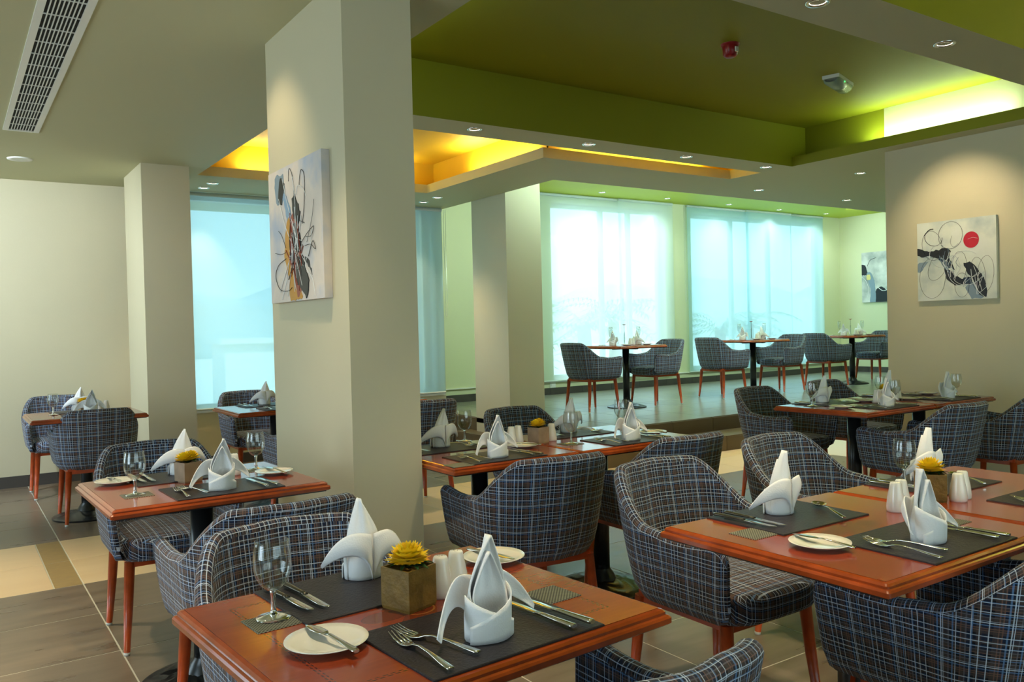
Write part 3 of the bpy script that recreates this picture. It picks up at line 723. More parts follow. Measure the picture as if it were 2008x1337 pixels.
CV2 = canvas_mat('canvas_cool_white', (.42, .50, .52), (.70, .74, .68), (.76, .80, .78), 4.0)
loops = [ell(.10, .70, .0, .0)]
painting(6.62, 3.80, 1.43, .62, .63, CV2, [
    ('pale_blue_wash', PGB, [('poly', [(.0, .52), (.14, .50), (.06, .60), (0, .64)]), ('poly', [(.62, .84), (.74, .80), (.84, .98), (.70, .99)])]),
    ('black_band', PB, [('poly', [(0, .32), (.10, .35), (.22, .37), (.36, .35), (.44, .38), (.42, .45), (.46, .58), (.50, .64), (.44, .60), (.38, .50), (.26, .46), (.12, .43), (0, .42)]),
                              ('poly', [(.36, .60), (.44, .62), (.50, .70), (.58, .74), (.70, .72), (.68, .80), (.58, .82), (.46, .80), (.38, .72)]),
                              ('poly', [(.60, .56), (.68, .54), (.78, .64), (.86, .78), (.88, .97), (.80, .96), (.74, .80), (.66, .68)])]),
    ('dark_blue_wash', PDB, [('poly', [(.28, .46), (.40, .52), (.44, .60), (.36, .56)]), ('poly', [(.60, .72), (.68, .74), (.70, .80), (.62, .80)])]),
    ('red_disc', PR, [('poly', ell(.70, .27, .095, .10, 0, 25)[:-1])]),
    ('black_lines', PB, [('line', ell(.44, .19, .155, .17, .1), .0022), ('line', ell(.20, .30, .13, .19, -.2), .002), ('line', ell(.22, .20, .12, .10, .5, s=-.5, t=3.6), .003), ('line', ell(.20, .71, .17, .26, .05), .0016),
                               ('line', ell(.28, .56, .11, .20, .5), .0018), ('line', ell(.54, .60, .10, .20, .1), .0018), ('line', ell(.78, .70, .09, .21, -.1), .0018), ('line', ell(.87, .70, .10, .22, .1), .0018), ('line', ell(.58, .82, .09, .15, 0), .0018), ('line', [(.10, .16), (.16, .10), (.22, .09)], .006), ('line', [(.46, .20), (.44, .28), (.48, .34), (.54, .30)], .0015)]),
    ('white_lines', PW, [('line', ell(.32, .44, .16, .14, .6, s=.5, t=4.5), .003), ('line', ell(.62, .62, .22, .22, 0, s=2.0, t=5.4), .003), ('line', [(.66, .26), (.72, .245), (.78, .26)], .002), ('line', [(.36, .52), (.48, .44), (.56, .60), (.48, .74), (.60, .82), (.74, .80), (.86, .70)], .003), ('line', [(.70, .72), (.78, .90), (.86, .98)], .0035), ('line', [(.84, .72), (.76, .94), (.90, .84)], .0025)]+scribbles(8, 8, .72, .80, .10, .14, .003)+scribbles(9, 6, .48, .60, .10, .12, .003)),
    ('blue_lines', PGB, scribbles(10, 7, .40, .52, .12, .12, .004))],
    'square painting of black loops and a red disc on the near right wall', d=.03)
CV3 = canvas_mat('canvas_grey_cloud', (.25, .29, .30), (.58, .60, .58), (.86, .86, .84), 3.2)
painting(XE, 9.32, 1.60, 1.0, .93, CV3, [
    ('dark_patch', PB, [('poly', [(0, .24), (.08, .27), (.12, .40), (.10, .46), (0, .44)]), ('poly', [(.26, .86), (.30, .74), (.40, .70), (.52, .78), (.66, .70), (.80, .60), (1, .66), (1, 1), (.26, 1)])]),
    ('blue_wash', PGB, [('poly', [(.10, .44), (.18, .40), (.26, .60), (.28, 1), (.16, 1), (.18, .76)])]),
    ('yellow_patch', PY_, [('poly', [(.10, .46), (.17, .45), (.18, .54), (.11, .55)])]),
    ('black_line', PB, [('line', [(.12, .28), (.18, .16), (.30, .12)], .006)]),
    ('white_loops', PW, [('line', [(.34, .72), (.42, .78), (.52, .76), (.60, .68), (.66, .70), (.66, .62), (.76, .66)], .010), ('line', [(.56, .76), (.55, .90), (.64, .94), (.76, .90)], .009), ('line', [(0, .48), (.08, .56), (.14, .72), (.12, .9)], .008)])],
    'grey and white abstract painting with a black base on the far wall of the bay', d=.03)

# ------------------------------------------------------------------ plaid armchair
def plan(t, k):
    """U shaped centre line, t in [-1,1]; k outward scale; local +y is the front. returns x, y, nx, ny, arclen"""
    a, rc, yb, yf = .268, .185, -.268, .27
    L1 = yf-(yb+rc); L2 = rc*PI/2; L3 = a-rc; tot = L1+L2+L3; s = abs(t)*tot; sg = -1 if t < 0 else 1
    if s < L3: x, y, nx, ny = s, yb-.018*math.cos(s/L3*PI/2)*1.0, .10*s/L3, -1
    elif s < L3+L2:
        w = (s-L3)/rc; x = L3+rc*math.sin(w); y = yb+rc-rc*math.cos(w); nx, ny = math.sin(w), -math.cos(w)
    else: x, y, nx, ny = a, yb+rc+(s-L3-L2), 1, 0
    n = math.hypot(nx, ny); return sg*x*k, (y if y > 0 else y*k), sg*nx/n, ny/n, sg*s
def chair_mesh():
    e = empty('plaid_armchair')
    NTt = 81; b = MB(); P = []; SS = []
    ZB0 = .385
    for i in range(NTt):
        t = -1+2*i/(NTt-1)
        x0, y0, nx, ny, s = plan(t, 1); at = abs(t)
        # rim height: arms .63, rising past the corner to .80
        zt = .640-.014*smooth(.50, .70, at)+.014*smooth(.75, 1, at)
        hb = .805-.012*(at/.45)**2
        zt = zt+(hb-zt)*(1-smooth(.24, .53, at))
        th = .044-.010*smooth(.5, .95, at)*0
        e2 = max(0, (at-.925)/.075); rnd_ = 1-math.sqrt(max(0, 1-min(1, e2)**2)); zt -= .05*rnd_
        edge = max(0, (at-.955)/.045)          # rounded arm fronts
        th_e = th*math.sqrt(max(0, 1-edge**2*.92))
        lean = 1-smooth(.25, .60, at)
        ring = []
        nz = 9
        def pos(z, side):
            q = (z-ZB0)/(.80-ZB0); k = .80+.20*(max(0, min(1, q)))**.42
            x, y, _, _, _ = plan(t, k)
            y -= lean*.055*max(0, q)
            if at > .5 and y > 0: y += smooth(.5, 1, at)*(.0-.03*(1-q*1.4))*1.0
            return x+nx*side*th_e/2, y+ny*side*th_e/2
        zb = ZB0+.05*rnd_; zs = [zb+(zt-.02-zb)*j/(nz-1) for j in range(nz)]
        ring.append((*pos(zb, -.3), zb-.004)); 
        for z in zs: ring.append((*pos(z, 1), z))
        for w in (30, 60, 90, 120, 150):
            q = math.radians(w); ring.append((*pos(zt-.02, math.cos(q)), zt-.02+.02*math.sin(q)))
        for z in reversed(zs): ring.append((*pos(z, -1), z))
        nr = len(ring); P += ring
        SS.append(s)
    rim = [Vector(P[i*nr+nz+3]) for i in range(NTt)]; ra = [0]
    for i in range(1, NTt): ra.append(ra[-1]+(rim[i]-rim[i-1]).length)
    for j0, j1, kind in ((0, nz, 'o'), (nz, nz+6, 'r'), (nz+6, nr-1, 'i')):
        Q = []; U = []
        for i in range(NTt):
            for j in range(j0, j1+1):
                p = P[i*nr+j]; Q.append(p)
                U.append((ra[i]+.03, (j-j0)*.010+.02) if kind == 'r' else (SS[i]+.4+(0 if kind == 'o' else .05), p[2]+(.0 if kind == 'o' else .013)))
        b.grid(Q, NTt, j1-j0+1, uv=U)
    for i in (0, NTt-1):
        idx = [i*nr+j for j in range(nr)]; c = [sum(P[k][d] for k in idx)/nr for d in range(3)]
        V = [P[k] for k in idx]+[c]; U = [(p[1]+.1, p[2]) for p in V]
        b.add(V, [((j, (j+1) % nr, nr) if i else ((j+1) % nr, j, nr)) for j in range(nr)], U, smooth=True)
    obj('shell', b, FAB, e)
    # seat cushion
    b = MB(); P2 = []; UV2 = []; n = 22
    def se(a, hx, y0, y1, ex=4.5):
        c, s_ = math.cos(a), math.sin(a); r = (abs(c)**ex+abs(s_)**ex)**(-1/ex); return hx*r*c, (y0+y1)/2+(y1-y0)/2*r*s_
    prof = [(.86, .372), (.97, .378), (1.0, .392), (1.0, .44), (.985, .456), (.93, .466), (.6, .474), (.25, .478), (0.001, .478)]
    for k in range(40):
        a = 2*PI*k/40
        for sc_, z in prof:
            x, y = se(a, .225*sc_, -.225*sc_+.01, .265*sc_-.0+.01*0); P2.append((x, y, z)); UV2.append((x+.3+(z-.47 if abs(x) > .2 else 0), y+.3+(z-.47)))
    b.grid(P2, 40, len(prof), cu=True, uv=UV2); obj('seat', b, FAB, e)
    # wooden apron
    b = MB(); b.box(-.19, .19, .185, .205, .350, .375); b.box(-.19, .19, -.20, -.18, .352, .39); b.box(-.195, -.175, -.19, .2, .352, .385); b.box(.175, .195, -.19, .2, .352, .385)
    obj('seat_frame', b, LEGW, e)
    for sx_, sy_ in ((1, 1), (-1, 1), (-1, -1), (1, -1)):
        b = MB(); b.tube([(.188*sx_, .19*sy_, .372), (.200*sx_, .203*sy_, .20), (.214*sx_, .222*sy_, .012)], [.021, .0185, .0125], 12)
        l = obj('leg', b, LEGW, e)
        b = MB(); b.lathe([(0, 0), (.012, 0), (.013, .012), (0, .012)], 12, .215*sx_, .223*sy_); obj('glide', b, WHITEF, l)
    return record(e)
CHAIR = chair_mesh()
NF = 0; SF = PI      # facing north (+y) / south (-y)
chairs = [
 (.735, 1.87, 0, SF+.02, 'plaid armchair facing us behind the front table, its back left of the big pillar'),
 (.865, 1.18, 0, NF-.02, 'plaid armchair in the bottom middle, seen from above its back beside the front table'),
 (.83, 2.72, 0, NF+.03, 'plaid armchair, back to us, at the table left of the big pillar'),
 (.79, 3.93, 0, SF, 'plaid armchair facing us at the table left of the big pillar'),
 (.87, 6.72, 0, NF, 'plaid armchair with its back to us at the corner table by the left wall'),
 (.78, 7.95, 0, SF, 'plaid armchair against the left wall behind the corner table'),
 (2.15, 7.06, 0, SF, 'dark plaid armchair below the left cyan blind, behind the window table'),
 (2.02, 5.42, 0, NF, 'dark plaid armchair cut off by the left edge of the big pillar'),
 (2.83, 5.52, 0, NF, 'plaid armchair peeping out right of the big pillar, in front of the window table'),
 (1.98, 2.86, 0, NF-.10, 'large plaid armchair with its back to us in the middle, right of the big pillar'),
 (2.76, 2.95, 0, NF-.02, 'plaid armchair with its back to us at the right end of the middle double table'),
 (2.91, 4.02, 0, SF, 'plaid armchair facing us behind the yellow flowers of the middle double table'),
 (2.14, 1.94, 0, SF, 'large plaid armchair facing us at the left corner of the right foreground double table'),
 (2.98, 2.09, 0, SF+.03, 'plaid armchair facing us behind the right foreground table, second from its left corner'),
 (2.14, 1.13, 0, NF+.03, 'plaid armchair filling the bottom right corner, its back to us'),
 (5.06, 3.94, 0, SF, 'plaid armchair at the left corner of the double table by the right wall, facing us'),
 (5.98, 3.98, 0, SF, 'dark plaid armchair mostly hidden behind the napkins of the double table by the right wall'),
 (4.89, 2.82, 0, NF-.06, 'plaid armchair, back to us, at the double table by the right wall'),
 (5.74, 2.78, 0, NF-.02, 'plaid armchair cut off by the right photo edge, below the right wall'),
 (6.235, 7.565, PH, -PI/2, 'plaid armchair on the left side of the left platform table, its back to the column'),
 (7.29, 7.60, PH, PI/2, 'plaid armchair on the right side of the left platform table, turned to the left'),
 (8.58, 7.68, PH, -PI/2, 'plaid armchair on the left side of the middle platform table'),
 (9.80, 7.68, PH, PI/2, 'plaid armchair on the right side of the middle platform table'),
 (10.93, 7.75, PH, -PI/2, 'plaid armchair on the left side of the rightmost platform table'),
 (12.20, 7.75, PH, PI/2, 'plaid armchair on the right side of the rightmost platform table, cut by the right wall'),
]
for x, y, z, a, l in chairs:
    place(CHAIR, (x, y, z), a, l, 'chair', 'plaid upholstered armchairs')

# ------------------------------------------------------------------ tables
def table_proto(w=.745, d=.67, name='dining_table'):
    e = empty(name); hx, hy = w/2, d/2
    prof = [(-.012, .717), (-.004, .718), (0, .721), (0, .731), (-.003, .735), (-.008, .737), (-.008, .742), (-.012, .7465), (-.019, .7485)]
    P = []
    for i, z in prof:
        r_ = .006
        for cx, cyy, a0 in ((hx+i-r_, hy+i-r_, 0), (-hx-i+r_, hy+i-r_, 90), (-hx-i+r_, -hy-i+r_, 180), (hx+i-r_, -hy-i+r_, 270)):
            for da in (0, 45, 90):
                a = math.radians(a0+da); P.append((cx+r_*math.cos(a), cyy+r_*math.sin(a), z))
    b = MB(); n = 12; b.grid(P, len(prof), n, cv=True, smooth=False, flip=True); obj('edge_moulding', b, WOOD, e)
    b = MB(); b.box(-hx+.0195, hx-.0195, -hy+.0195, hy-.0195, .719, .7492); obj('tabletop', b, TOP, e)
    b = MB(); b.box(-hx+.013, hx-.013, -hy+.013, hy-.013, .713, .7185); b.box(-.20, .20, -.02, .02, .70, .713); b.box(-.02, .02, -.20, .20, .70, .713); obj('underframe', b, BLACK, e)
    b = MB(); b.lathe([(0, .02), (.042, .02), (.042, .70), (0, .70)], 20); obj('column', b, BLACK, e)
    b = MB(); P = []; nr, na = 16, 72
    for k in range(na):
        a = 2*PI*k/na
        for j in range(nr):
            r_ = .235*j/(nr-1); x, y = r_*math.cos(a), r_*math.sin(a)
            z = .012+.045*(1-(r_/.235)**1.5)+(.0028*math.sin(y*2*PI/.019) if .05 < r_ < .225 else 0); P.append((x, y, z))
    b.grid(P, na, nr, cu=True)
    b.lathe([(.235, .012), (.235, 0), (0, 0)], 72); b.lathe([(.075, .045), (.06, .075), (.042, .10), (.042, .12)], 20); obj('base', b, BLACK, e)
    return record(e)
TBL = table_proto()
tables = [
 (.755, 1.475, 0, .070, 'mahogany pedestal table in the front, nearest the camera, with the gold-brown flower pot'),
 (.775, 3.245, 0, .035, 'mahogany pedestal table left of the big pillar, set for two'),
 (.825, 6.79, 0, .0, 'mahogany corner table by the left wall between two armchairs'),
 (2.03, 6.18, 0, 0, 'dark table by the left cyan blind, its left half left of the big pillar'),
 (2.78, 6.18, 0, 0, 'dark window table hidden behind the big pillar, joined to the one by the left blind'),
 (1.962, 3.185, 0, 0, 'left half of the middle double table, right of the big pillar'),
 (2.659, 3.185, 0, 0, 'right half of the middle double table, nearest the platform steps'),
 (1.965, 1.325, 0, 0, 'left half of the right foreground double table, its sharp corner towards us'),
 (2.712, 1.325, 0, 0, 'right half of the right foreground double table, cut by the photo edge'),
 (4.805, 3.21, 0, 0, 'left half of the double table by the right wall'),
 (5.552, 3.21, 0, 0, 'right half of the double table by the right wall'),
 (6.80, 7.60, PH, PI/4*0, 'thin-topped table on the platform, leftmost of three'),
 (9.20, 7.68, PH, 0, 'table on the platform, middle one of three'),
 (11.58, 7.75, PH, 0, 'table on the platform, rightmost of three, next to the near right wall'),
]
for x, y, z, a, l in tables:
    q = place(TBL, (x, y, z), a, l, 'table', 'mahogany pedestal tables')
    if abs(x-1.962) < .001: q.scale = (.865, 1, 1)

# ------------------------------------------------------------------ tableware prototypes (all stand at z = 0)
def solid(o, t=.0022):
    m = o.modifiers.new('thickness', 'SOLIDIFY'); m.thickness = t; m.offset = 0; return o
def napkin_proto(v):
    """upright lily fold; opening towards -y. v = 1 / -1 mirrors it"""
    e = empty('folded_napkin'); R = .041
    def bez(p, t):
        m_ = 1-t; c = (m_**3, 3*m_*m_*t, 3*m_*t*t, t**3); return [sum(c[k]*p[k][d] for k in range(4)) for d in range(3)]
    # tall pointed leaf, tubular at the foot; a second layer stands just inside it
    for name, zt, sc_, dy, tip in (('peak', .176, 1.0, 0, .014), ('inner_fold', .150, .90, -.006, .004)):
        b = MB(); P = []; nu, nv = 35, 21
        for i in range(nu):
            u = -1+2*i/(nu-1)
            for j in range(nv):
                q = j/(nv-1); z = zt*q+.0004
                ph = PI*(.97-.30*smooth(0, .4, q)); tx = R*sc_*math.sin(u*ph); ty = R*.86*sc_*math.cos(u*ph)
                w = .045*sc_*(1-max(0, (q-.36)/.64)**1.45)*(1-.10*smooth(0, .3, q)*(1-smooth(.3, .6, q)))
                au = abs(u); lx = w*math.copysign(au**.85, u)+tip*q*q; ly = R*.86*sc_-.006-.034*(au**1.8)*(1-.55*q)-.014*q*q+.003*math.cos(u*8)*q
                k = smooth(.22, .55, q)
                P.append((v*(tx+(lx-tx)*k), ty+(ly-ty)*k+dy*smooth(.1, .5, q), z))
        b.grid(P, nu, nv); solid(obj(name, b, NAPM, e), .0024)
    # diagonal wraps crossing in front
    for sgn, k0, k1, rr_ in ((1, .090, .030, 1.08), (-1, .080, .024, 1.04)):
        b = MB(); P = []; nu, nv = 21, 6
        for i in range(nu):
            u = i/(nu-1); a = PI+sgn*(-1.7+2.9*u); top = k0+(k1-k0)*u**1.1
            for j in range(nv):
                q = j/(nv-1); r_ = R*rr_*(1+.07*q*math.sin(u*PI))+(.007*smooth(.75, 1, u))
                P.append((v*r_*math.sin(a), .88*r_*math.cos(a), .0005+top*q))
        b.grid(P, nu, nv); solid(obj('wrap', b, NAPM, e))
    # two petals folded back and outwards from the spine
    for sgn, L, dz in ((-1, 1.0, .0), (1, .86, .012)):
        up = [(0, .040, .100), (.032, .046, .112), (.066, .020, .108+dz), (.112*L, -.014, .026+dz)]
        lo = [(0, .041, .0), (.006, .050, .058), (.052, .046, .070+dz), (.106*L, -.018, .019+dz)]
        b = MB(); P = []; nu, nv = 21, 9
        for i in range(nu):
            t = i/(nu-1); A_, B_ = bez(up, t), bez(lo, t)
            for j in range(nv):
                q = j/(nv-1); p = [A_[d]+(B_[d]-A_[d])*q for d in range(3)]
                P.append((v*sgn*(p[0]+.002), p[1]+.007*math.sin(q*PI)*math.sin(t*PI), p[2]))
        b.grid(P, nu, nv); solid(obj('petal', b, NAPM, e), .0024)
    return record(e)
NAP = {1: napkin_proto(1), -1: napkin_proto(-1)}
def rect_slab(name, w, d, h, m, ch=.0015, stitch=False):
    e = empty(name); b = slab(-w/2, w/2, -d/2, d/2, 0, h, g=0, ch=ch); o = b.mesh(name); o.materials.append(m)
    q = bpy.data.objects.new(name, o); COL.objects.link(q); bpy.data.objects.remove(e); CH[q.name] = (q, [], [False]); return q
PMAT = rect_slab('placemat', .37, .262, .004, MAT_L)
COA = rect_slab('coaster', .096, .088, .0022, COAST)
def lathe_thing(name, prof, m, n=28):
    b = MB(); b.lathe(prof, n); q = obj(name, b, m); CH[q.name] = (q, [], [False]); return q
PLATE = lathe_thing('side_plate', [(0, .0), (.036, 0), (.040, .003), (.060, .0075), (.0715, .0125), (.0735, .0135), (.0728, .0148), (.060, .0105), (.042, .0065), (.038, .0058), (0, .0052)], CHINA, 40)
def goblet_proto():
    e = empty('water_goblet')
    b = MB(); b.lathe([(.0062, .0545), (.012, .055), (.024, .065), (.033, .082), (.0365, .100), (.0355, .122), (.0325, .142), (.0318, .150), (.0306, .1503), (.0306, .149), (.0312, .142), (.0343, .122), (.0353, .100), (.0318, .0835), (.0225, .067), (.011, .0575), (0, .0555)], 36); obj('bowl', b, GLASS, e)
    b = MB(); b.lathe([(0, .0545), (.0062, .0545), (.0055, .048), (.0042, .035), (.0048, .018), (.008, .008), (0, .008)], 16); obj('stem', b, SOLIDG, e)
    b = MB(); b.lathe([(0, .0078), (.008, .0078), (.020, .004), (.0335, .0018), (.033, 0), (0, 0)], 32); obj('foot', b, SOLIDG, e)
    return record(e)
GOB = goblet_proto()
FLU = lathe_thing('champagne_flute', [(0, 0), (.030, 0), (.030, .0015), (.006, .006), (.0035, .02), (.0035, .085), (.012, .10), (.022, .13), (.025, .17), (.023, .22), (.0222, .22), (.024, .17), (.021, .131), (.011, .102), (0, .092)], GLASS, 20)
def shaker_proto():
    e = empty('shaker'); b = MB(); b.lathe([(0, .0), (.0235, 0), (.0250, .004), (.0255, .014), (.0225, .040), (.0165, .070), (.0152, .080), (.0125, .0835), (0, .0845)], 24); obj('body', b, CHINA, e)
    b = MB()
    for k in range(5):
        a = k*1.2566; b.lathe([(0, .0006), (.0011, .0003), (.0011, 0)], 6, .005*math.cos(a), .005*math.sin(a), .0842)
    obj('holes', b, BLACK, e); return record(e)
SHAK = shaker_proto()
def ribbon(b, secs, n=6, mi=0):
    """secs: (y, x_centre, half width, z, thickness)"""
    P = []
    for y, xc, w, z, t in secs:
        for k in range(8):
            a = 2*PI*k/8; P.append((xc+w*math.copysign(abs(math.cos(a))**.7, math.cos(a)), y, z+t/2*math.sin(a)))
    b.grid(P, len(secs), 8, cv=True, mi=mi)
    m = len(secs)
    b0 = len(b.v)-len(P); b.f += [[b0+k for k in range(8)], [b0+(m-1)*8+k for k in range(8)][::-1]]; b.m += [mi, mi]; b.sm += [False, False]; b.uv += [None, None]
def fork_proto():
    e = empty('dinner_fork'); b = MB()
    ribbon(b, [(-.100, 0, .0055, .006, .004), (-.094, 0, .0078, .006, .0045), (-.07, 0, .0068, .0075, .004), (-.03, 0, .0036, .011, .0035), (.005, 0, .0028, .012, .003), (.022, 0, .0036, .009, .0028), (.032, 0, .0095, .0055, .0024), (.045, 0, .0125, .0035, .002), (.052, 0, .0128, .0035, .002)])
    obj('handle', b, STEEL, e)
    for k in range(4):
        x = -.0102+.0068*k; b = MB(); ribbon(b, [(.050, x, .0022, .0035, .002), (.075, x*1.0, .0018, .006, .0018), (.098, x*.97, .0008, .012, .0012)]); obj('tine', b, STEEL, e)
    return record(e)
def knife_proto(name='dinner_knife', L=1.0, hm=None):
    e = empty(name); b = MB()
    ribbon(b, [(-.105, 0, .0065, .007, .008), (-.098, 0, .0085, .007, .009), (-.06, 0, .0075, .007, .008), (-.02, 0, .0058, .007, .0065), (-.002, 0, .0062, .007, .006)]); obj('handle', b, hm or STEEL, e)
    b = MB(); ribbon(b, [(-.003, 0, .006, .007, .003), (.004, 0, .0075, .0065, .0016), (.04*L, .001, .0085, .0065, .0014), (.08*L, .001, .0085, .006, .0012), (.095*L, -.001, .006, .0058, .001), (.104*L, -.004, .0012, .0055, .0008)]); obj('blade', b, STEEL, e)
    return record(e)
def spoon_proto():
    e = empty('soup_spoon'); b = MB()
    ribbon(b, [(-.10, 0, .0055, .006, .004), (-.094, 0, .0075, .006, .0045), (-.06, 0, .006, .0085, .0035), (0, 0, .0028, .012, .003), (.04, 0, .003, .009, .0025)]); obj('handle', b, STEEL, e)
    P = []; b = MB()
    for i in range(9):
        for j in range(16):
            r_ = i/8; a = 2*PI*j/16; P.append((.020*r_*math.cos(a), .066+.028*r_*math.sin(a), .003+.008*r_*r_))
    b.grid(P, 9, 16, cv=True); solid(obj('bowl', b, STEEL, e), .0014); return record(e)
FORK = fork_proto(); KNIFE = knife_proto(); STEAK = knife_proto('steak_knife', .95, STEELD); SPOON = spoon_proto()
def spreader_proto():
    e = empty('butter_spreader'); b = MB()
    ribbon(b, [(-.085, 0, .0055, .012, .006), (-.078, 0, .007, .012, .007), (-.04, 0, .005, .016, .005), (.0, 0, .0035, .019, .004), (.012, 0, .005, .0175, .003)]); obj('handle', b, STEEL, e)
    b = MB(); ribbon(b, [(.010, 0, .005, .0178, .0025), (.024, .001, .0105, .0175, .0016), (.05, .0015, .011, .0172, .0014), (.072, .001, .0065, .017, .0012), (.080, -.001, .001, .017, .001)]); obj('blade', b, STEEL, e)
    return record(e)
SPR = spreader_proto()
def flowerpot_proto(key, pm, w=.077, h=.082, n_fl=1, fr=.046):
    e = empty('flower_pot'); b = MB(); t = .004
    # square pot with folded rim
    Pq = []
    for s_, z in ((.96, 0), (1, .006), (1, h), (1-.10, h), (1-.10, h-.02)):
        Pq += [(-w/2*s_, -w/2*s_, z), (w/2*s_, -w/2*s_, z), (w/2*s_, w/2*s_, z), (-w/2*s_, w/2*s_, z)]
    b.grid(Pq, 5, 4, cv=True, smooth=False, flip=True); b.add([Pq[0], Pq[1], Pq[2], Pq[3]], [(0, 3, 2, 1)]); b.add(Pq[16:20], [(0, 1, 2, 3)]); obj('pot', b, pm, e)
    rnd = random.Random(key)
    cs = [(0, 0)] if n_fl == 1 else [(-.020, -.006), (.018, .010)]
    for cx, cyy in cs:
        b = MB()
        for ring, (n, el, L, z0) in enumerate([(22, .02, fr, .008), (22, .26, fr*.98, .010), (20, .52, fr*.92, .011), (17, .80, fr*.84, .012), (13, 1.08, fr*.76, .012), (8, 1.36, fr*.70, .012)]):
            for k in range(n):
                a = 2*PI*(k+.5*(ring % 2))/n+rnd.uniform(-.08, .08); d = Vector((math.cos(a)*math.cos(el), math.sin(a)*math.cos(el), math.sin(el))); sd = Vector((-math.sin(a), math.cos(a), 0)); up = d.cross(sd)*-1
                l = L*rnd.uniform(.88, 1.08); c0 = Vector((cx, cyy, h+z0)); w_ = .0098
                p0 = c0+d*.004; p1 = c0+d*l*.55+up*.0; p2 = c0+d*l+Vector((0, 0, .003))
                b.add([p0-sd*w_*.4, p0+sd*w_*.4, p1+sd*w_-up*.001, p1-sd*w_-up*.001, p2, p1+up*.0012], [(0, 1, 5), (1, 2, 5), (0, 5, 3), (5, 2, 4), (3, 5, 4)], smooth=True)
        obj('flower', b, PETAL, e)
    for k in range(9):
        a = 2*PI*k/9+rnd.uniform(-.2, .2); L = rnd.uniform(.036, .055); b = MB(); sd = Vector((-math.sin(a), math.cos(a), 0)); P = []
        for i in range(6):
            s_ = i/5; c0 = Vector((math.cos(a)*L*s_, math.sin(a)*L*s_, h-.006+.012*math.sin(s_*2.4)+rnd.uniform(0, .001))); wv = .013*math.sin(PI*min(.97, s_+.08))**.8*(1 if i % 2 else .75)
            P += [c0-sd*wv, c0+Vector((0, 0, -.002)), c0+sd*wv]
        b.grid(P, 6, 3); obj('leaf', b, LEAF, e)
    return record(e)
POT1 = flowerpot_proto(1, GOLD); POT2 = flowerpot_proto(2, POTB, .072, .075, 2, .036)
def budvase_proto():
    e = empty('bud_vase'); b = MB(); b.lathe([(0, 0), (.020, 0), (.022, .004), (.014, .02), (.009, .06), (.008, .13), (.010, .15), (.0085, .15), (.0068, .13), (.0075, .06), (0, .012)], 18); obj('glass', b, GLASS, e)
    b = MB(); b.tube([(0, 0, .015), (.002, 0, .15), (0, .001, .245)], .0022, 6); obj('stem', b, LEAF, e)
    b = MB()
    for k in range(12):
        a = 2*PI*k/12; d = Vector((math.cos(a), math.sin(a), .35)).normalized(); sd = Vector((-math.sin(a), math.cos(a), 0)); c0 = Vector((0, 0, .243))
        b.add([c0, c0+d*.018-sd*.007, c0+d*.032, c0+d*.018+sd*.007, c0+d*.017+Vector((0, 0, -.003))], [(0, 1, 4), (0, 4, 3), (1, 2, 4), (4, 2, 3)])
    b.lathe([(0, .251), (.006, .249), (.008, .243), (0, .238)], 8); obj('flower', b, REDF, e)
    return record(e)
BUD = budvase_proto()

# ------------------------------------------------------------------ laying the tables
TZ = .7492
def at(T, x, y, z=0):
    c, s_ = math.cos(T[3]), math.sin(T[3]); return (T[0]+x*c-y*s_, T[1]+x*s_+y*c, T[2]+TZ+z)
def cover(T, side, where, items='mfkpsn', nv=1, glass=None, plate=None, coaster=None, steak=False, nrot=0, nx=.01, ny=-.222, parts=True):
    """side 1: guest on the near (-y) side, -1: on the far side. where: words that place the cover"""
    sg = side; ra = T[3]+(0 if sg > 0 else PI); mz = .0042
    def P(x, y, z=0): return at(T, sg*x, sg*y, z)
    if 'm' in items: place(PMAT, P(.022, -.186), ra, 'dark leather placemat %s' % where, 'placemat', 'leather placemats')
    if 'n' in items: place(NAP[nv], P(nx, ny, mz), ra+nrot, 'white folded napkin standing %s' % where, 'napkin', 'folded napkins')
    if 'f' in items:
        place(FORK, P(-.122, -.212, mz), ra-.04, 'outer dinner fork %s' % where, 'fork', 'dinner forks')
        place(FORK, P(-.078, -.188, mz), ra+.26, 'inner dinner fork %s' % where, 'fork', 'dinner forks')
    if 'k' in items:
        K = STEAK if steak else KNIFE
        place(K, P(.142, -.200, mz), ra+.02, '%s by the napkin %s' % ('dark-handled knife' if steak else 'table knife', where), 'knife', 'table knives')
        place(K, P(.178, -.205, mz), ra+.06, 'outer %s %s' % ('dark-handled knife' if steak else 'table knife', where), 'knife', 'table knives')
    if 'o' in items: place(SPOON, P(-.10, -.14, mz), ra+2.6, 'spoon lying face up %s' % where, 'spoon', 'soup spoons')
    if 'p' in items:
        px, py = plate or (-.222, -.062)
        place(PLATE, P(px, py), 0, 'white china side plate %s' % where, 'plate', 'side plates')
        if 's' in items: place(SPR, P(px+.004, py-.004, .001), ra+.10, 'butter spreader on its plate %s' % where, 'spreader', 'butter spreaders')
    if glass is not False:
        gx, gy = glass or (.238, -.135)
        place(GOB, P(gx, gy, .0024), 0, 'clear stemmed goblet %s' % where, 'glass', 'stemmed goblets')
    if coaster is not False:
        cx, cyy = coaster or (.245, -.118)
        place(COA, P(cx, cyy), ra, 'small woven coaster %s' % where, 'coaster', 'woven coasters')
def pair(T, dx, dy, where, n=2, rot=0):
    for k in range(n):
        place(SHAK, at(T, dx+k*.047, dy+k*.012), 0, 'white ceramic shaker, %s one %s' % (['left', 'right'][k] if n == 2 else 'single', where), 'shaker', 'salt and pepper shakers')
F_ = tables[0]; L2_ = tables[1]; L3_ = tables[2]; L4a, L4b = tables[3:5]; Ma, Mb = (1.905, 3.185, 0, 0, ''), tables[6]; Ra, Rb = tables[7:9]; Ea, Eb = tables[9:11]
cover(F_, 1, 'on the near side of the front table', glass=False, nv=1)
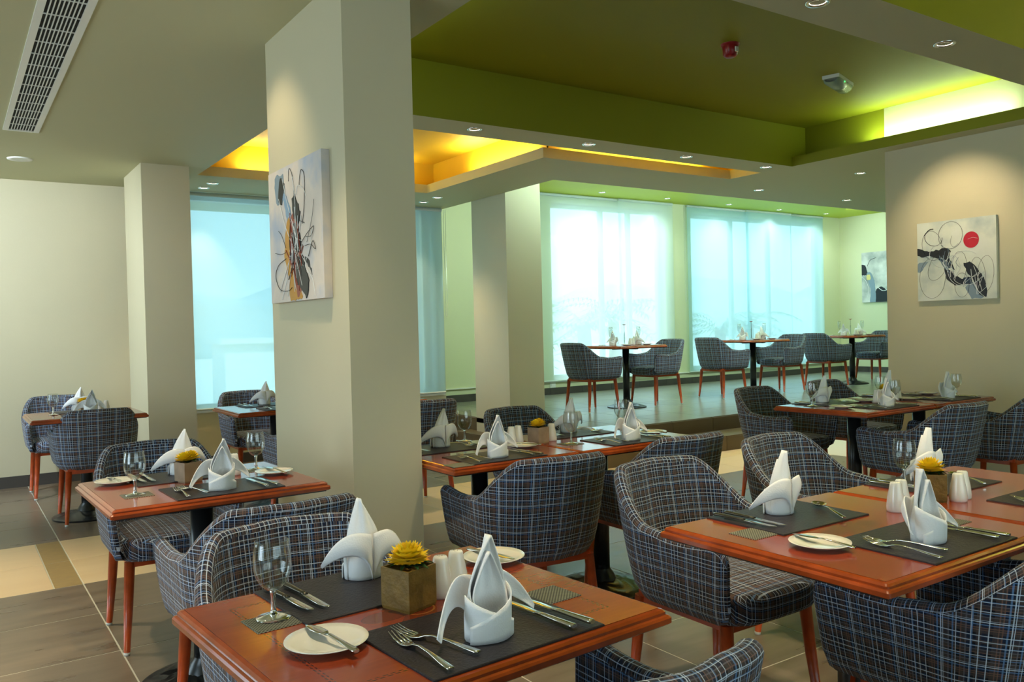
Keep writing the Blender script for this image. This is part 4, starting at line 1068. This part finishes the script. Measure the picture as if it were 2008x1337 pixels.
cover(F_, -1, 'on the far side of the front table', nv=1, steak=True, plate=(-.315, -.165), items='mkpsn', nx=-.022, ny=-.255)
place(POT1, at(F_, -.003, .022), F_[3]+.25, 'golden-brown square pot of yellow chrysanthemum on the front table', 'flower pot', 'yellow table flowers')
pair(F_, .078, .030, 'beside the gold pot on the front table')
cover(L2_, 1, 'on the near side, table left of the pillar', glass=(-.25, -.105), coaster=(-.245, -.11), plate=(.275, -.02), nv=1)
cover(L2_, -1, "on the far side, table left of the pillar", glass=(-.255, -.13), coaster=(-.25, -.12), plate=(.255, -.20), nv=-1)
place(POT2, at(L2_, -.03, .05), .3, 'taupe pot with a yellow flower on the table left of the big pillar', 'flower pot', 'yellow table flowers')
pair(L2_, .10, .055, 'on the table left of the big pillar')
cover(L3_, 1, 'on the near side of the corner table', items='mn', glass=False, coaster=False)
cover(L3_, -1, 'on the far side of the corner table', items='mnf', nv=-1, coaster=False, glass=(.20, -.03))
place(POT2, at(L3_, .0, .02), .2, 'pot with a yellow flower on the corner table by the left wall', 'flower pot', 'yellow table flowers')
pair(L3_, .10, .02, 'on the corner table by the left wall')
cover(L4a, -1, 'on the dark table by the left cyan blind', items='mnfk', nv=-1, glass=False, coaster=False)
cover(L4a, 1, 'on the near edge, dark table by the left blind', items='mfk', glass=False, coaster=False)
cover(Ma, 1, 'at the left near seat of the middle double table', items='mfkn', glass=False, coaster=(-.208, -.275))
cover(Ma, -1, 'at the left far seat of the middle double table', items='mfkn', nv=-1, glass=(-.17, -.31), coaster=False)
cover(Mb, 1, 'at the right near seat of the middle double table', glass=(-.262, -.115), coaster=(-.262, -.11), plate=(.255, -.11))
cover(Mb, -1, 'at the right far seat of the middle double table', nv=-1, glass=(-.29, -.16), coaster=False, items='mfkn')
place(PLATE, at(Ma, .262, -.045), 0, 'white side plate between the shakers and the left near napkin of the middle double table', 'plate', 'side plates')
place(SPR, at(Ma, .262, -.05, .001), .9, 'butter spreader on the plate by the shakers of the middle double table', 'spreader', 'butter spreaders')
place(POT2, at(Mb, -.345, .03), .2, 'brown paper pot of yellow flowers on the middle double table', 'flower pot', 'yellow table flowers')
pair(Ma, .285, .075, 'left of the pot on the middle double table'); pair(Mb, -.26, .04, 'right of the pot on the middle double table', 1)
cover(Ra, 1, 'at the left near seat of the right foreground table', glass=False, nv=-1, ny=-.20)
cover(Ra, -1, 'at the left far seat of the right foreground table', glass=False, nv=-1, items='mkno', steak=True)
cover(Rb, 1, 'at the right near seat of the right foreground table', glass=False, coaster=False, items='mf')
cover(Rb, -1, 'at the right far seat of the right foreground table', glass=(.13, -.22), coaster=False, items='mkno', nv=-1)
place(POT1, at(Rb, -.27, .055), .7, 'dark pot with a yellow chrysanthemum on the right foreground table', 'flower pot', 'yellow table flowers')
pair(Ra, .262, .035, 'in front of the pot on the right foreground table'); pair(Rb, -.225, -.005, 'right of the pot on the right foreground table')
cover(Ea, 1, 'at the left near seat, table by the right wall')
cover(Ea, -1, 'at the left far seat, table by the right wall', nv=-1)
cover(Eb, 1, 'at the right near seat, table by the right wall', ny=-.2)
cover(Eb, -1, 'at the right far seat, table by the right wall', nv=-1, coaster=False)
place(POT2, at(Ea, .345, .0), .2, 'small pot with a yellow flower on the table by the right wall', 'flower pot', 'yellow table flowers')
pair(Ea, .22, -.02, 'left of the pot on the table by the right wall'); pair(Eb, -.28, .0, 'right of the pot on the table by the right wall')
# platform tables
for T, nm in zip(tables[11:14], ('leftmost', 'middle', 'rightmost')):
    w = 'of the %s platform table' % nm
    for sg, sd in ((-1, 'left'), (1, 'right')):
        place(NAP[sg], at(T, sg*.20, 0), sg*PI/2, 'small white napkin at the %s place %s' % (sd, w), 'napkin', 'folded napkins')
        place(PLATE, at(T, sg*.16, -.20), 0, 'side plate at the %s place %s' % (sd, w), 'plate', 'side plates')
        place(KNIFE, at(T, sg*.20, .14), sg*PI/2, 'knife at the %s place %s' % (sd, w), 'knife', 'table knives')
        place(FLU, at(T, sg*.12, .13 if sg < 0 else -.10), 0, 'tall slim glass at the %s place %s' % (sd, w), 'glass', 'tall slim glasses')
    place(BUD, at(T, 0.0, .02), 0, 'red flower in a slim bud vase in the centre %s' % w, 'vase', 'bud vases')
    for k in (0, 1): place(SHAK, at(T, .05+k*.047, -.03), 0, '%s white shaker %s' % (['left', 'right'][k], w), 'shaker', 'salt and pepper shakers')

# prototypes never placed are removed
for k, (root, tree, used) in list(CH.items()):
    if not used[0]:
        for c, gs in tree:
            for g in gs: bpy.data.objects.remove(g)
            bpy.data.objects.remove(c)
        bpy.data.objects.remove(root)
